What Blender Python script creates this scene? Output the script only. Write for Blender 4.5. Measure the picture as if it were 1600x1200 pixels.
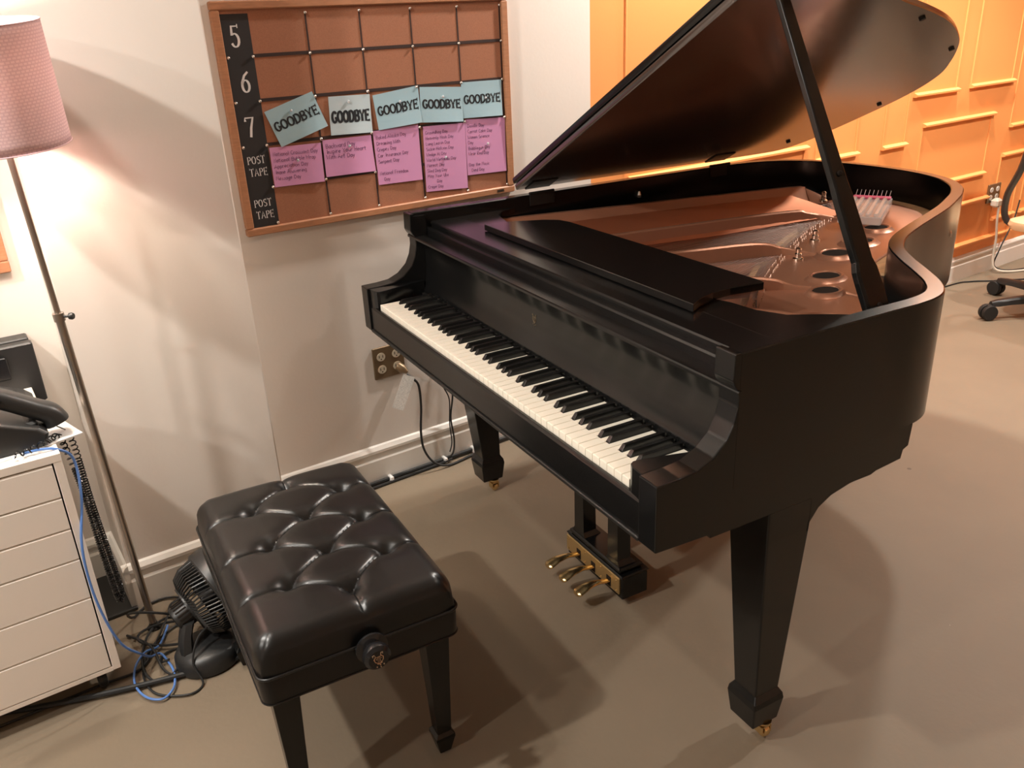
import bpy, math, random
from mathutils import Vector, Matrix
random.seed(7)
for o in list(bpy.data.objects): bpy.data.objects.remove(o, do_unlink=True)
SC = bpy.context.scene; COL = SC.collection
R = math.radians; PI = math.pi

# ------------------------------------------------------------------ camera
cd = bpy.data.cameras.new('camera'); cam = bpy.data.objects.new('camera', cd); COL.objects.link(cam)
cd.sensor_width = 36.0; cd.lens = 29.89; cd.clip_start = .02; cd.clip_end = 60
def camera_axes(yaw, pitch, roll):
    f = Vector((math.sin(yaw)*math.cos(pitch), math.cos(yaw)*math.cos(pitch), -math.sin(pitch)))
    r = Vector((math.cos(yaw), -math.sin(yaw), 0)); u = r.cross(f)
    c, s = math.cos(roll), math.sin(roll)
    return r*c + u*s, u*c - r*s, f
_r, _u, _f = camera_axes(-1.0818, .4080, -.0469)
cam.matrix_world = Matrix(((_r.x, _u.x, -_f.x, 1.6745), (_r.y, _u.y, -_f.y, -.7917), (_r.z, _u.z, -_f.z, 1.4964), (0, 0, 0, 1)))
SC.camera = cam

# ------------------------------------------------------------------ world, lights, exposure
wd = bpy.data.worlds.new('world'); SC.world = wd; wd.use_nodes = True
wd.node_tree.nodes['Background'].inputs[0].default_value = (1, .9, .8, 1)
wd.node_tree.nodes['Background'].inputs[1].default_value = .05
SC.view_settings.view_transform = 'Standard'; SC.view_settings.look = 'None'
SC.view_settings.exposure = 0.2; SC.view_settings.gamma = 1.0; SC.view_settings.use_curve_mapping = False
CEIL = 2.55
DOWNLIGHTS = []     # (x, y, watts, half cone degrees, colour, radius)
WARM = (1, .95, .88); WARM2 = (1, .93, .82)
for x, y, w, cone, colr, rad in [
    (.20, -1.92, 138, 80, WARM, .045),
    (-.08, -1.12, 38, 80, WARM, .045),
    (1.05, -2.8, 88, 80, WARM, .05),  # fill lamp added to brighten the cabinet front, keys and bench
    (.75, 1.42, 16, 80, WARM, .05),
    (-.72, 1.55, 165, 75, WARM, .05),
    (.40, 3.25, 150, 62, WARM, .05),
    (-.90, 3.10, 125, 75, WARM2, .05),
    (-1.0, 4.7, 80, 75, WARM2, .05)]:
    ld = bpy.data.lights.new('downlight_or_fill', 'SPOT'); ld.energy = w; ld.color = colr
    ld.spot_size = R(cone*2); ld.spot_blend = .35; ld.shadow_soft_size = rad
    lo = bpy.data.objects.new('downlight_or_fill', ld); COL.objects.link(lo); lo.location = (x, y, CEIL-.03)
    DOWNLIGHTS.append((x, y))

# ------------------------------------------------------------------ materials
def mat(name, col, rough=.5, metal=0, spec=.5, coat=0, noise=None, bump=None, emit=None, alpha=None, trans=0):
    m = bpy.data.materials.new(name); m.use_nodes = True; nt = m.node_tree; b = nt.nodes['Principled BSDF']
    b.inputs['Base Color'].default_value = (*col, 1); b.inputs['Roughness'].default_value = rough
    b.inputs['Metallic'].default_value = metal; b.inputs['Specular IOR Level'].default_value = spec
    if coat: b.inputs['Coat Weight'].default_value = coat; b.inputs['Coat Roughness'].default_value = .08
    if trans: b.inputs['Transmission Weight'].default_value = trans
    if alpha is not None: b.inputs['Alpha'].default_value = alpha
    if emit: b.inputs['Emission Color'].default_value = (*emit[0], 1); b.inputs['Emission Strength'].default_value = emit[1]
    tc = nt.nodes.new('ShaderNodeTexCoord')
    if noise:                                   # (scale, amount, stretch xyz)
        sc, am, st = noise
        mp = nt.nodes.new('ShaderNodeMapping'); mp.inputs['Scale'].default_value = st
        nt.links.new(tc.outputs['Object'], mp.inputs[0])
        nz = nt.nodes.new('ShaderNodeTexNoise'); nz.inputs['Scale'].default_value = sc; nz.inputs['Detail'].default_value = 6
        nt.links.new(mp.outputs[0], nz.inputs['Vector'])
        rp = nt.nodes.new('ShaderNodeValToRGB')
        rp.color_ramp.elements[0].position = .3; rp.color_ramp.elements[1].position = .7
        rp.color_ramp.elements[0].color = (*[max(0, c*(1-am)) for c in col], 1)
        rp.color_ramp.elements[1].color = (*[min(1, c*(1+am)) for c in col], 1)
        nt.links.new(nz.outputs['Fac'], rp.inputs[0]); nt.links.new(rp.outputs[0], b.inputs['Base Color'])
    if bump:                                    # (scale, strength, distance)
        nz = nt.nodes.new('ShaderNodeTexNoise'); nz.inputs['Scale'].default_value = bump[0]; nz.inputs['Detail'].default_value = 4
        nt.links.new(tc.outputs['Object'], nz.inputs['Vector'])
        bp = nt.nodes.new('ShaderNodeBump'); bp.inputs['Strength'].default_value = bump[1]; bp.inputs['Distance'].default_value = bump[2]
        nt.links.new(nz.outputs['Fac'], bp.inputs['Height']); nt.links.new(bp.outputs[0], b.inputs['Normal'])
    return m
M = dict(
    wall=mat('wall_paint', (.80, .735, .67), .6, noise=(2.5, .02, (1, 1, 1)), bump=(90, .12, .002)),
    orange=mat('orange_paint', (.95, .37, .115), .5, bump=(90, .1, .002)),
    white=mat('white_trim_paint', (.80, .76, .70), .38),
    floor=mat('taupe_floor', (.205, .158, .108), .62, noise=(3, .06, (1, 1, 1)), bump=(60, .15, .003)),
    ceil=mat('ceiling_paint', (.78, .73, .66), .8),
    ebony=mat('satin_ebony', (.0055, .0055, .0055), .22, spec=.45),
    ebony2=mat('polished_ebony', (.008, .007, .0065), .15, spec=.5),
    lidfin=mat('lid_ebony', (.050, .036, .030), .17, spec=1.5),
    ebonymatte=mat('dull_ebony', (.012, .011, .010), .42, spec=.45),
    ivory=mat('ivory_key', (.93, .87, .74), .25, spec=.5),
    blackkey=mat('black_key', (.006, .006, .006), .3),
    felt=mat('red_felt', (.55, .05, .03), .95),
    plate=mat('bronze_plate', (.44, .21, .13), .34, metal=.6, bump=(70, .12, .002)),
    wood=mat('soundboard_wood', (.42, .15, .075), .4, noise=(6, .25, (30, .6, 4))),
    tanwood=mat('tan_wood', (.62, .36, .18), .45, noise=(6, .15, (20, .8, 4))),
    string=mat('steel_string', (.15, .10, .08), .45, metal=.7),
    bass=mat('copper_string', (.50, .20, .11), .38, metal=.85),
    brass=mat('brass', (.78, .56, .27), .25, metal=1),
    dullbrass=mat('dull_brass', (.50, .34, .15), .45, metal=.8),
    steel=mat('brushed_steel', (.46, .41, .36), .3, metal=1),
    chrome=mat('chrome', (.8, .78, .74), .12, metal=1),
    leather=mat('black_leather', (.007, .0066, .0064), .31, spec=.42, bump=(160, .06, .0008)),
    plastic=mat('black_plastic', (.018, .018, .018), .38),
    plasticg=mat('glossy_black_plastic', (.012, .012, .013), .18),
    rubber=mat('black_rubber', (.013, .013, .013), .6),
    cab=mat('white_lacquer', (.93, .85, .77), .4),
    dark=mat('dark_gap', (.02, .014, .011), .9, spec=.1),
    cork=mat('cork', (.37, .155, .085), .85, noise=(300, .10, (1, 1, 1)), bump=(260, .12, .0008)),
    frame=mat('oak_frame', (.44, .20, .10), .5, noise=(8, .12, (4, 4, 30))),
    ribbon=mat('black_ribbon', (.035, .016, .012), .7),
    board=mat('black_card', (.022, .020, .021), .6),
    ink=mat('white_ink', (.78, .75, .74), .6),
    inkb=mat('black_ink', (.012, .014, .018), .6),
    inkp=mat('purple_ink', (.10, .03, .09), .6),
    blue=mat('blue_paper', (.36, .53, .60), .7),
    bluepale=mat('pale_blue_paper', (.50, .60, .64), .7),
    pink=mat('pink_paper', (.66, .30, .52), .7),
    pin=mat('silver_pin', (.75, .70, .65), .2, metal=.9),
    clearpin=mat('clear_pin', (.8, .82, .85), .15, trans=.5),
    paper=mat('white_paper', (.82, .80, .78), .6),
    tag=mat('printed_tag', (.80, .77, .72), .6, noise=(260, .2, (1, 1, 1))),
    outletbr=mat('brown_outlet', (.22, .15, .085), .35, metal=.5),
    outletface=mat('cream_socket', (.55, .47, .35), .4),
    blue_cable=mat('blue_cable', (.10, .22, .55), .4),
    white_cable=mat('cream_cable', (.68, .60, .50), .5),
    seat=mat('tan_seat', (.66, .47, .28), .5),
    card=mat('pink_card', (.72, .10, .20), .6),
    clear=mat('clear_plastic', (.80, .72, .68), .12, alpha=.45),
)
def floor_specks(m):        # a few dark crumbs and pale flecks on the floor
    nt = m.node_tree; b = nt.nodes['Principled BSDF']; src = b.inputs['Base Color'].links[0].from_socket
    tc = nt.nodes.new('ShaderNodeTexCoord'); prev = src
    for sc, th, col in ((2.6, .022, (.07, .045, .03, 1)), (4.1, .014, (.55, .50, .42, 1)), (1.3, .014, (.08, .05, .035, 1))):
        v = nt.nodes.new('ShaderNodeTexVoronoi'); v.inputs['Scale'].default_value = sc; nt.links.new(tc.outputs['Object'], v.inputs['Vector'])
        lt = nt.nodes.new('ShaderNodeMath'); lt.operation = 'LESS_THAN'; lt.inputs[1].default_value = th; nt.links.new(v.outputs['Distance'], lt.inputs[0])
        ml = nt.nodes.new('ShaderNodeMath'); ml.operation = 'MULTIPLY'; ml.inputs[1].default_value = .7; nt.links.new(lt.outputs[0], ml.inputs[0])
        mx = nt.nodes.new('ShaderNodeMix'); mx.data_type = 'RGBA'; mx.inputs['B'].default_value = col
        nt.links.new(ml.outputs[0], mx.inputs['Factor']); nt.links.new(prev, mx.inputs['A']); prev = mx.outputs['Result']
    nt.links.new(prev, b.inputs['Base Color'])
floor_specks(M['floor'])
# lamp shade: pink woven cloth lit from inside (translucent)
def shade_material():
    m = bpy.data.materials.new('pink_shade_cloth'); m.use_nodes = True; nt = m.node_tree; b = nt.nodes['Principled BSDF']
    nt.nodes.remove(b); out = nt.nodes['Material Output']
    d = nt.nodes.new('ShaderNodeBsdfDiffuse'); d.inputs[0].default_value = (.72, .47, .47, 1)
    t = nt.nodes.new('ShaderNodeBsdfTranslucent'); t.inputs[0].default_value = (.78, .60, .56, 1)
    mx = nt.nodes.new('ShaderNodeMixShader'); mx.inputs[0].default_value = .06
    tc = nt.nodes.new('ShaderNodeTexCoord'); mp = nt.nodes.new('ShaderNodeMapping'); mp.inputs['Scale'].default_value = (1, 1, 1)
    ck = nt.nodes.new('ShaderNodeTexBrick'); ck.inputs['Scale'].default_value = 1
    ck.inputs['Color1'].default_value = (1, 1, 1, 1); ck.inputs['Color2'].default_value = (.85, .85, .85, 1); ck.inputs['Mortar'].default_value = (.0, .0, .0, 1)
    ck.inputs['Brick Width'].default_value = .010; ck.inputs['Row Height'].default_value = .0065; ck.inputs['Mortar Size'].default_value = .0014
    nt.links.new(tc.outputs['UV'], mp.inputs[0]); nt.links.new(mp.outputs[0], ck.inputs['Vector'])
    bp = nt.nodes.new('ShaderNodeBump'); bp.inputs['Strength'].default_value = 1; bp.inputs['Distance'].default_value = .004
    nt.links.new(ck.outputs['Color'], bp.inputs['Height'])
    nt.links.new(bp.outputs[0], d.inputs['Normal'])
    mc = nt.nodes.new('ShaderNodeMix'); mc.data_type = 'RGBA'; mc.inputs['A'].default_value = (.78, .55, .58, 1); mc.inputs['B'].default_value = (.92, .69, .70, 1)
    nt.links.new(ck.outputs['Color'], mc.inputs['Factor']); nt.links.new(mc.outputs['Result'], d.inputs[0])
    nt.links.new(d.outputs[0], mx.inputs[1]); nt.links.new(t.outputs[0], mx.inputs[2]); nt.links.new(mx.outputs[0], out.inputs[0])
    return m
M['shade'] = shade_material()
M['bulb'] = mat('bulb_glass', (1, .9, .75), .4, emit=((1, .80, .55), 60))
M['downlight'] = mat('downlight_glass', (1, .9, .8), .4, emit=((1, .88, .72), 18))

# ------------------------------------------------------------------ mesh builder
class MB:
    def __init__(s): s.v = []; s.f = []; s.uv = None
    def add(s, vs, fs):
        o = len(s.v); s.v += [Vector(v) for v in vs]; s.f += [tuple(i+o for i in f) for f in fs]; return s
    def box(s, x0, x1, y0, y1, z0, z1, T=None):
        vs = [(x, y, z) for z in (z0, z1) for y in (y0, y1) for x in (x0, x1)]
        if T: vs = [T(*v) for v in vs]
        return s.add(vs, [(0, 2, 3, 1), (4, 5, 7, 6), (0, 1, 5, 4), (2, 6, 7, 3), (0, 4, 6, 2), (1, 3, 7, 5)])
    def bbox(s, x0, x1, y0, y1, z0, z1, b=.004, T=None):       # box with chamfered edges, via three nested loops per z level
        L = [(z0, b), (z0+b, 0), (z1-b, 0), (z1, b)]
        vs = []
        for z, i in L:
            X0, X1, Y0, Y1 = x0+i, x1-i, y0+i, y1-i; c = b*.6
            vs += [(X0+c, Y0, z), (X1-c, Y0, z), (X1, Y0+c, z), (X1, Y1-c, z), (X1-c, Y1, z), (X0+c, Y1, z), (X0, Y1-c, z), (X0, Y0+c, z)]
        if T: vs = [T(*v) for v in vs]
        fs = [tuple(range(7, -1, -1)), tuple(range(24, 32))]
        for k in range(3):
            for i in range(8): j = (i+1) % 8; fs.append((k*8+i, k*8+j, k*8+8+j, k*8+8+i))
        return s.add(vs, fs)
    def loft(s, rings, closed=True, cap=True):
        n = len(rings[0]); vs = [p for r in rings for p in r]; fs = []
        for k in range(len(rings)-1):
            for i in range(n if closed else n-1):
                j = (i+1) % n; fs.append((k*n+i, k*n+j, (k+1)*n+j, (k+1)*n+i))
        if cap and closed: fs += [tuple(range(n-1, -1, -1)), tuple(range((len(rings)-1)*n, len(rings)*n))]
        return s.add(vs, fs)
    def prism(s, poly, a, b, T):      # poly in 2D, extruded along third from a to b; T(u, v, w)
        return s.loft([[T(u, v, a) for u, v in poly], [T(u, v, b) for u, v in poly]])
    def tube(s, path, r, n=8, cap=True):
        P = [Vector(p) for p in path]; rings = []; rr = r if isinstance(r, (list, tuple)) else [r]*len(P)
        t0 = (P[1]-P[0]).normalized(); up = Vector((0, 0, 1)) if abs(t0.z) < .9 else Vector((1, 0, 0))
        nrm = t0.cross(up).normalized()
        for i, p in enumerate(P):
            t = (P[min(i+1, len(P)-1)]-P[max(i-1, 0)])
            t = t.normalized() if t.length > 1e-9 else t0
            nrm = (nrm - t*nrm.dot(t)); nrm = nrm.normalized() if nrm.length > 1e-6 else t.orthogonal().normalized()
            bn = t.cross(nrm)
            rings.append([p + (nrm*math.cos(2*PI*k/n) + bn*math.sin(2*PI*k/n))*rr[i] for k in range(n)])
        return s.loft(rings, True, cap)
    def lathe(s, prof, c, axis=(0, 0, 1), n=24, cap=True):     # prof [(r, h)] around axis at c
        ax = Vector(axis).normalized(); u = ax.orthogonal().normalized(); w = ax.cross(u); c = Vector(c)
        return s.loft([[c + ax*h + (u*math.cos(2*PI*k/n) + w*math.sin(2*PI*k/n))*max(r, 1e-4) for k in range(n)] for r, h in prof], True, cap)
    def ball(s, c, r, n=10, sc=(1, 1, 1)):
        m = max(4, n//2); c = Vector(c)
        return s.loft([[c + Vector((r*sc[0]*math.sin(PI*(j+.02)/(m+.04))*math.cos(2*PI*k/n), r*sc[1]*math.sin(PI*(j+.02)/(m+.04))*math.sin(2*PI*k/n), -r*sc[2]*math.cos(PI*(j+.02)/(m+.04)))) for k in range(n)] for j in range(m+1)])
    def build(s, name, material, parent=None, smooth=False, bevel=0, org=None, subsurf=0, fixn=True):
        if org is None:
            if parent is not None: org = ORG[parent.name]
            else:
                n = len(s.v); xs = [v.x for v in s.v]; ys = [v.y for v in s.v]; zs = [v.z for v in s.v]
                org = Vector(((min(xs)+max(xs))/2, (min(ys)+max(ys))/2, min(zs)))
        me = bpy.data.meshes.new(name); me.from_pydata([v-Vector(org) for v in s.v], [], s.f)
        if fixn:
            import bmesh
            bm = bmesh.new(); bm.from_mesh(me); bmesh.ops.recalc_face_normals(bm, faces=bm.faces); bm.to_mesh(me); bm.free()
        if smooth:
            for p in me.polygons: p.use_smooth = True
        me.update(); me.materials.append(material if not isinstance(material, str) else M[material])
        o = bpy.data.objects.new(name, me); COL.objects.link(o)
        if parent is not None:
            o.parent = parent; o.location = (0, 0, 0) if Vector(org) == ORG[parent.name] else Vector(org)-ORG[parent.name]
        else: o.location = org
        ORG[o.name] = Vector(org)
        if bevel:
            b = o.modifiers.new('bevel', 'BEVEL'); b.width = bevel; b.segments = 2; b.limit_method = 'ANGLE'; b.angle_limit = R(40)
        if subsurf: q = o.modifiers.new('sub', 'SUBSURF'); q.levels = q.render_levels = subsurf
        if smooth == 'auto' or smooth is True:
            try:
                me.set_sharp_from_angle(angle=R(38))
            except Exception: pass
        return o
ORG = {}
def empty(name, loc):
    o = bpy.data.objects.new(name, None); COL.objects.link(o); o.location = loc; o.empty_display_size = .05
    ORG[o.name] = Vector(loc); return o
def tag(o, label, cat, group=None, kind=None):
    if label: o['label'] = label
    if cat: o['category'] = cat
    if group: o['group'] = group
    if kind: o['kind'] = kind
    return o
def weight_bevel(o, width, test):      # bevel only the edges whose two ends pass test
    me = o.data; at = me.attributes.new('bevel_weight_edge', 'FLOAT', 'EDGE'); org = ORG[o.name]
    for e in me.edges:
        a, b = (me.vertices[i].co + org for i in e.vertices); at.data[e.index].value = 1.0 if test(a, b) else 0.0
    m = o.modifiers.new('bevel', 'BEVEL'); m.width = width; m.segments = 2; m.limit_method = 'WEIGHT'
def struct(o): o['kind'] = 'structure'; return o
def crom(P, n=8):            # Catmull-Rom through P
    P = [Vector(p) for p in P]; out = []
    for i in range(len(P)-1):
        a, b, c, d = P[max(i-1, 0)], P[i], P[i+1], P[min(i+2, len(P)-1)]
        for k in range(n):
            t = k/n; out.append(.5*((2*b)+(c-a)*t+(2*a-5*b+4*c-d)*t*t+(3*b-a-3*c+d)*t**3))
    out.append(P[-1]); return out
I3 = lambda x, y, z: Vector((x, y, z))

# ------------------------------------------------------------------ room.  Piano frame is the world frame; the long wall is turned 5.4 degrees from it
PH = R(5.4); WO = Vector((-.893, 0, 0)); WD = Vector((-math.sin(PH), math.cos(PH), 0)); WN = Vector((math.cos(PH), math.sin(PH), 0))
def W(s, off, h): return WO + WD*s + WN*off + Vector((0, 0, h))
S0, S1, OFFR = -5.2, 6.4, 5.6
struct(MB().box(S0-.1, S1+.1, -.1, OFFR+.1, -.1, 0, W).build('floor', 'floor'))
struct(MB().box(S0-.1, S1+.1, -.1, OFFR+.1, CEIL, CEIL+.1, W).build('ceiling', 'ceil'))
struct(MB().box(S0, 1.0, -.1, 0, 0, CEIL, W).build('wall_left', 'wall'))
struct(MB().box(1.0, S1, -.1, 0, 0, CEIL, W).build('wall_left_orange', 'orange'))
struct(MB().box(-.846, -.379, 0, .21, 0, CEIL, W).build('wall_pier', 'wall', bevel=.004))
struct(MB().box(S0-.1, S0, 0, OFFR, 0, CEIL, W).build('wall_front', 'wall'))
struct(MB().box(S1, S1+.1, 0, OFFR, 0, CEIL, W).build('wall_back', 'orange'))
struct(MB().box(S0, S1, OFFR, OFFR+.1, 0, CEIL, W).build('wall_right', 'wall'))
BB = [(0, 0), (.016, 0), (.016, .088), (.012, .096), (.012, .112), (.016, .117), (.016, .126), (.007, .138), (0, .142)]
def baseboard(name, s0, s1, off0=0):
    struct(MB().prism(BB, s0, s1, lambda o, h, s: W(s, off0+o, h)).build(name, 'white', smooth=False))
baseboard('baseboard_left', S0, -.847); baseboard('baseboard_pier', -.862, -.363, .21)
baseboard('baseboard_recess', -.378, 1.0); baseboard('baseboard_orange', 1.0, S1)
for nm, s, e in (('baseboard_pier_left', -.846, -1), ('baseboard_pier_right', -.379, 1)):
    struct(MB().prism(BB, 0, .226, lambda o, h, q: W(s+e*o, q, h)).build(nm, 'white'))
# mouldings on the orange wall: rectangular frames of one profile
MO = [(0, 0), (.014, 0), (.024, .004), (.024, .012), (.008, .019), (0, .020)]
trim_n = 0
def moulding(s0, s1, h0, h1, sides='lrtb'):
    global trim_n; m = MB(); w = .020
    P2 = lambda poly, a, b, T: m.prism(poly, a, b, T)
    if 't' in sides: P2(MO, s0, s1, lambda o, q, s: W(s, o, h1-w+q))
    if 'b' in sides: P2(MO, s0, s1, lambda o, q, s: W(s, o, h0+q))
    if 'l' in sides: P2(MO, h0+w, h1-w, lambda o, q, h: W(s0+q*.6, o*.22, h))
    if 'r' in sides: P2(MO, h0+w, h1-w, lambda o, q, h: W(s1-w+q*.6, o*.22, h))
    trim_n += 1; struct(m.build('trim_%d' % trim_n, 'orange'))
moulding(1.158, 2.235, .92, 2.3, 'lrt'); moulding(1.18, 2.235, .24, .915)
moulding(2.30, 2.61, .825, 2.3); moulding(2.80, 2.995, .825, 1.9)
moulding(3.012, 3.392, 1.05, 2.3); moulding(3.506, 3.93, 1.055, 2.3)
moulding(3.125, 3.787, .585, .918, 'ltr'); moulding(2.95, 3.782, .585, .612, 'b')
moulding(2.95, 3.862, .44, .466, 'b'); moulding(2.7, 4.183, .20, .226, 'b')
moulding(3.975, 4.7, .815, 2.3); moulding(3.945, 4.19, .30, .678); moulding(4.25, 4.9, .30, .70)
# ceiling fittings: one per downlight, plus one for the added fill lamp
for i, (x, y) in enumerate(DOWNLIGHTS):
    t = empty('ceiling_downlight_or_fill', (x, y, CEIL-.012)); tag(t, 'round recessed ceiling downlight or added fill light out of frame above the room', 'ceiling light', 'recessed ceiling downlights')
    MB().lathe([(.085, .012), (.085, 0), (.07, 0), (.066, .012)], (x, y, CEIL-.012), n=24).build('trim_ring', 'white', t)
    MB().lathe([(.064, .0115), (.064, .008)], (x, y, CEIL-.012), n=24).build('lens', 'downlight', t)
# ------------------------------------------------------------------ GRAND PIANO
piano = empty('grand_piano', (0, .33, 0))
tag(piano, 'black satin grand piano with lid propped open beside the white wall', 'piano')
XW = .713; ZR = .974; ZB = .715
yz = lambda x0, x1: None
def exx(m, poly, x0, x1): return m.prism(poly, x0, x1, lambda y, z, x: Vector((x, y, z)))     # profile in (y, z) along x
outer = crom([(-.713, .15, 0), (-.713, .45, 0), (-.713, .9, 0), (-.713, 1.25, 0), (-.703, 1.42, 0), (-.668, 1.545, 0), (-.59, 1.645, 0), (-.46, 1.71, 0), (-.31, 1.738, 0),
    (-.16, 1.735, 0), (-.03, 1.695, 0), (.07, 1.62, 0), (.14, 1.525, 0), (.19, 1.43, 0), (.235, 1.335, 0), (.28, 1.22, 0), (.325, 1.10, 0), (.375, .985, 0), (.43, .905, 0),
    (.50, .845, 0), (.585, .785, 0), (.65, .735, 0), (.695, .68, 0), (.713, .61, 0), (.713, .5, 0), (.713, .3, 0), (.713, .15, 0)], 6)
def inset(path, d):
    out = []
    for i, p in enumerate(path):
        t = (path[min(i+1, len(path)-1)] - path[max(i-1, 0)]).normalized(); n = Vector((t.y, -t.x, 0)); out.append(p + n*d)
    return out
inner = inset(outer, .034)
def zz(p, z): return Vector((p.x, p.y, z))
def ring(m, A, B, z0, z1, b=.0025):
    ai = inset(A, b) if b else A
    rings = []
    for a, c in zip(A, B):
        dn = (c-a).normalized()
        rings.append([zz(a, z0), zz(a, z1-b), zz(a+dn*b, z1), zz(c-dn*b, z1), zz(c, z1-b), zz(c, z0)])
    return m.loft(rings)
ring(MB(), outer, inner, ZB, ZR).build('rim', 'ebony', piano, smooth=True)
# inner rim (wooden ledge that carries the plate) and soundboard
inner2 = inset(outer, .095); in1 = inset(outer, .0345)
back = [i for i, p in enumerate(outer) if p.y > .30]
half = [i for i in back if not (outer[i].x > -.28 and 1.02 < outer[i].y)]; cut = next(k for k in range(len(half)-1) if half[k+1]-half[k] > 1)
for part in (half[:cut+2], half[cut+1:]):
    ring(MB(), [in1[i] for i in part], [inner2[i] for i in part], .80, .866, .001).build('inner_rim', 'ebonymatte', piano, smooth=True)
tl = [i for i in back if outer[i].x > -.30 and outer[i].y > 1.0]
ring(MB(), [in1[i] for i in tl], [inner2[i] for i in tl], .80, .872, .001).build('soundboard_margin', 'tanwood', piano, smooth=True)
def fan(m, path, z0, z1):
    return m.loft([[zz(p, z0) for p in path], [zz(p, z1) for p in path]])
fan(MB(), [p for p in inset(outer, .10) if p.y > .26], .812, .822).build('soundboard', 'wood', piano)
# case sides with the arms (profile in y, z)
arm = [(-.019, .643), (.10, .640), (.103, .632), (.515, .632), (.530, .637), (.600, .643), (.604, .662), (.618, .668), (.622, .7148), (.188, .7148), (.188, .965), (.1505, .965), (.1495, .974), (.137, .974),
       (.135, .925), (.140, .915), (.149, .903), (.149, .876), (.142, .846), (.128, .818), (.10, .793), (.067, .779), (.029, .7755), (-.019, .7745)]
for sx in (-1, 1):
    weight_bevel(exx(MB(), arm, sx*(XW-.0003), sx*(XW-.050)).build('arm', 'ebony', piano), .0025, lambda a, b: (a.y < .1495 and b.y < .1495 and not (a.z < .66 and a.y > .05)))
# keybed, key slip and lower rail
MB().box(-.6628, .6628, .02, .60, .645, .70).build('keybed', 'ebonymatte', piano)
exx(MB(), [(-.014, .650), (.015, .650), (.015, .70), (-.003, .722), (-.010, .722), (-.014, .716)], -.6628, .6628).build('key_slip', 'ebony', piano, bevel=.0015)
MB().bbox(-.6628, .6628, -.019, .019, .640, .6498, .002).build('front_rail', 'ebonymatte', piano)
# cheek blocks beside the keys: inner edge runs back and curves away
for sx in (-1, 1):
    pl = [(sx*.6628, -.012), (sx*.6628, .16), (sx*.650, .16), (sx*.648, .135), (sx*.640, .10), (sx*.628, .06), (sx*.6195, .03), (sx*.6165, .015), (sx*.6155, .004), (sx*.620, -.004), (sx*.632, -.010)]
    MB().prism(pl, .70, .7735, lambda x, y, z: Vector((x, y, z))).build('cheek_block', 'ebony', piano, bevel=.002)
# keys
KW = 1.225/52; G = .0006; ZK = .7357
names = ['A', 'B'] + ['C', 'D', 'E', 'F', 'G', 'A', 'B']*7 + ['C']
offs = {'C': -.0022, 'D': .0022, 'F': -.0030, 'G': 0, 'A': .0030}       # sharp to the right of this white key
wm = {}
def white_key(kind, i):
    x0, x1 = -.6125+i*KW+G, -.6125+(i+1)*KW-G
    L = names[i-1] if i else None
    lx = x0; rx = x1
    if L in offs and not (i == 0): lx = x0 - G + offs[L] + .0068
    if kind in offs and i < 51: rx = x1 + G + offs[kind] - .0068
    m = MB(); b = .0012
    # top outline (front wide part and tail)
    out = [(x0, 0), (x1, 0), (x1, .048), (rx, .048), (rx, .152), (lx, .152), (lx, .048), (x0, .048)]
    if i == 51: out = [(x0, 0), (x1-.001, 0), (x1, .02), (x1, .05), (x1, .152), (lx, .152), (lx, .048), (x0, .048)]
    def sh(o, d): 
        cx, cy = (x0+x1)/2, .07
        return [(x + (d if x < cx else -d), y + (d if y < .01 else 0)) for x, y in o]
    m.loft([[Vector((x, y, .712)) for x, y in out], [Vector((x, y, ZK-b)) for x, y in out], [Vector((x, y, ZK)) for x, y in sh(out, b*.6)]])
    return m
for i, k in enumerate(names):
    L = names[i-1] if i else '-'
    key = (k if i < 51 else 'Cend', L if i else 'first')
    if key not in wm:
        o = white_key(k, i).build('white_key', 'ivory', piano, org=Vector((-.6125+i*KW, 0, .712))); wm[key] = (o, i)
    else:
        src, j = wm[key]; o = src.copy(); COL.objects.link(o); o.parent = piano; o.location = src.location + Vector(((i-j)*KW, 0, 0))
bk0 = None
for i, k in enumerate(names[:-1]):
    if k not in offs: continue
    cx = -.6125 + (i+1)*KW + offs[k]
    if bk0 is None:
        m = MB(); a, b = .0055, .0045
        prof = [[(-a, .0505), (a, .0505), (a, .1515), (-a, .1515)], None]
        z0, z1 = .72, .7478
        m.loft([[Vector((cx+x, y, z0)) for x, y in [(-a, .050), (a, .050), (a, .1515), (-a, .1515)]],
                [Vector((cx+x, y, ZK+.001)) for x, y in [(-a, .050), (a, .050), (a, .1515), (-a, .1515)]],
                [Vector((cx+x, y, z1-.0008)) for x, y in [(-b, .0575), (b, .0575), (a-.0005, .1515), (-a+.0005, .1515)]],
                [Vector((cx+x, y, z1)) for x, y in [(-b+.001, .060), (b-.001, .060), (b, .1515), (-b, .1515)]]])
        bk0 = m.build('black_key', 'blackkey', piano, org=Vector((cx, 0, .72)), bevel=.0005); bx0 = cx
    else:
        o = bk0.copy(); COL.objects.link(o); o.parent = piano; o.location = bk0.location + Vector((cx-bx0, 0, 0))
MB().box(-.640, .640, .1525, .157, .715, .7342).build('key_felt', 'felt', piano)
# fallboard: concave board rising to a rounded lip, with the worn lyre emblem
fb = [(.158, .70), (.158, .742), (.163, .752), (.172, .775), (.177, .81), (.177, .85), (.172, .885), (.165, .893), (.156, .895), (.1525, .900), (.154, .9055), (.192, .9055), (.192, .70)]
fall = exx(MB(), fb, -.6625, .6625).build('fallboard', 'ebony', piano, smooth=True)
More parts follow.
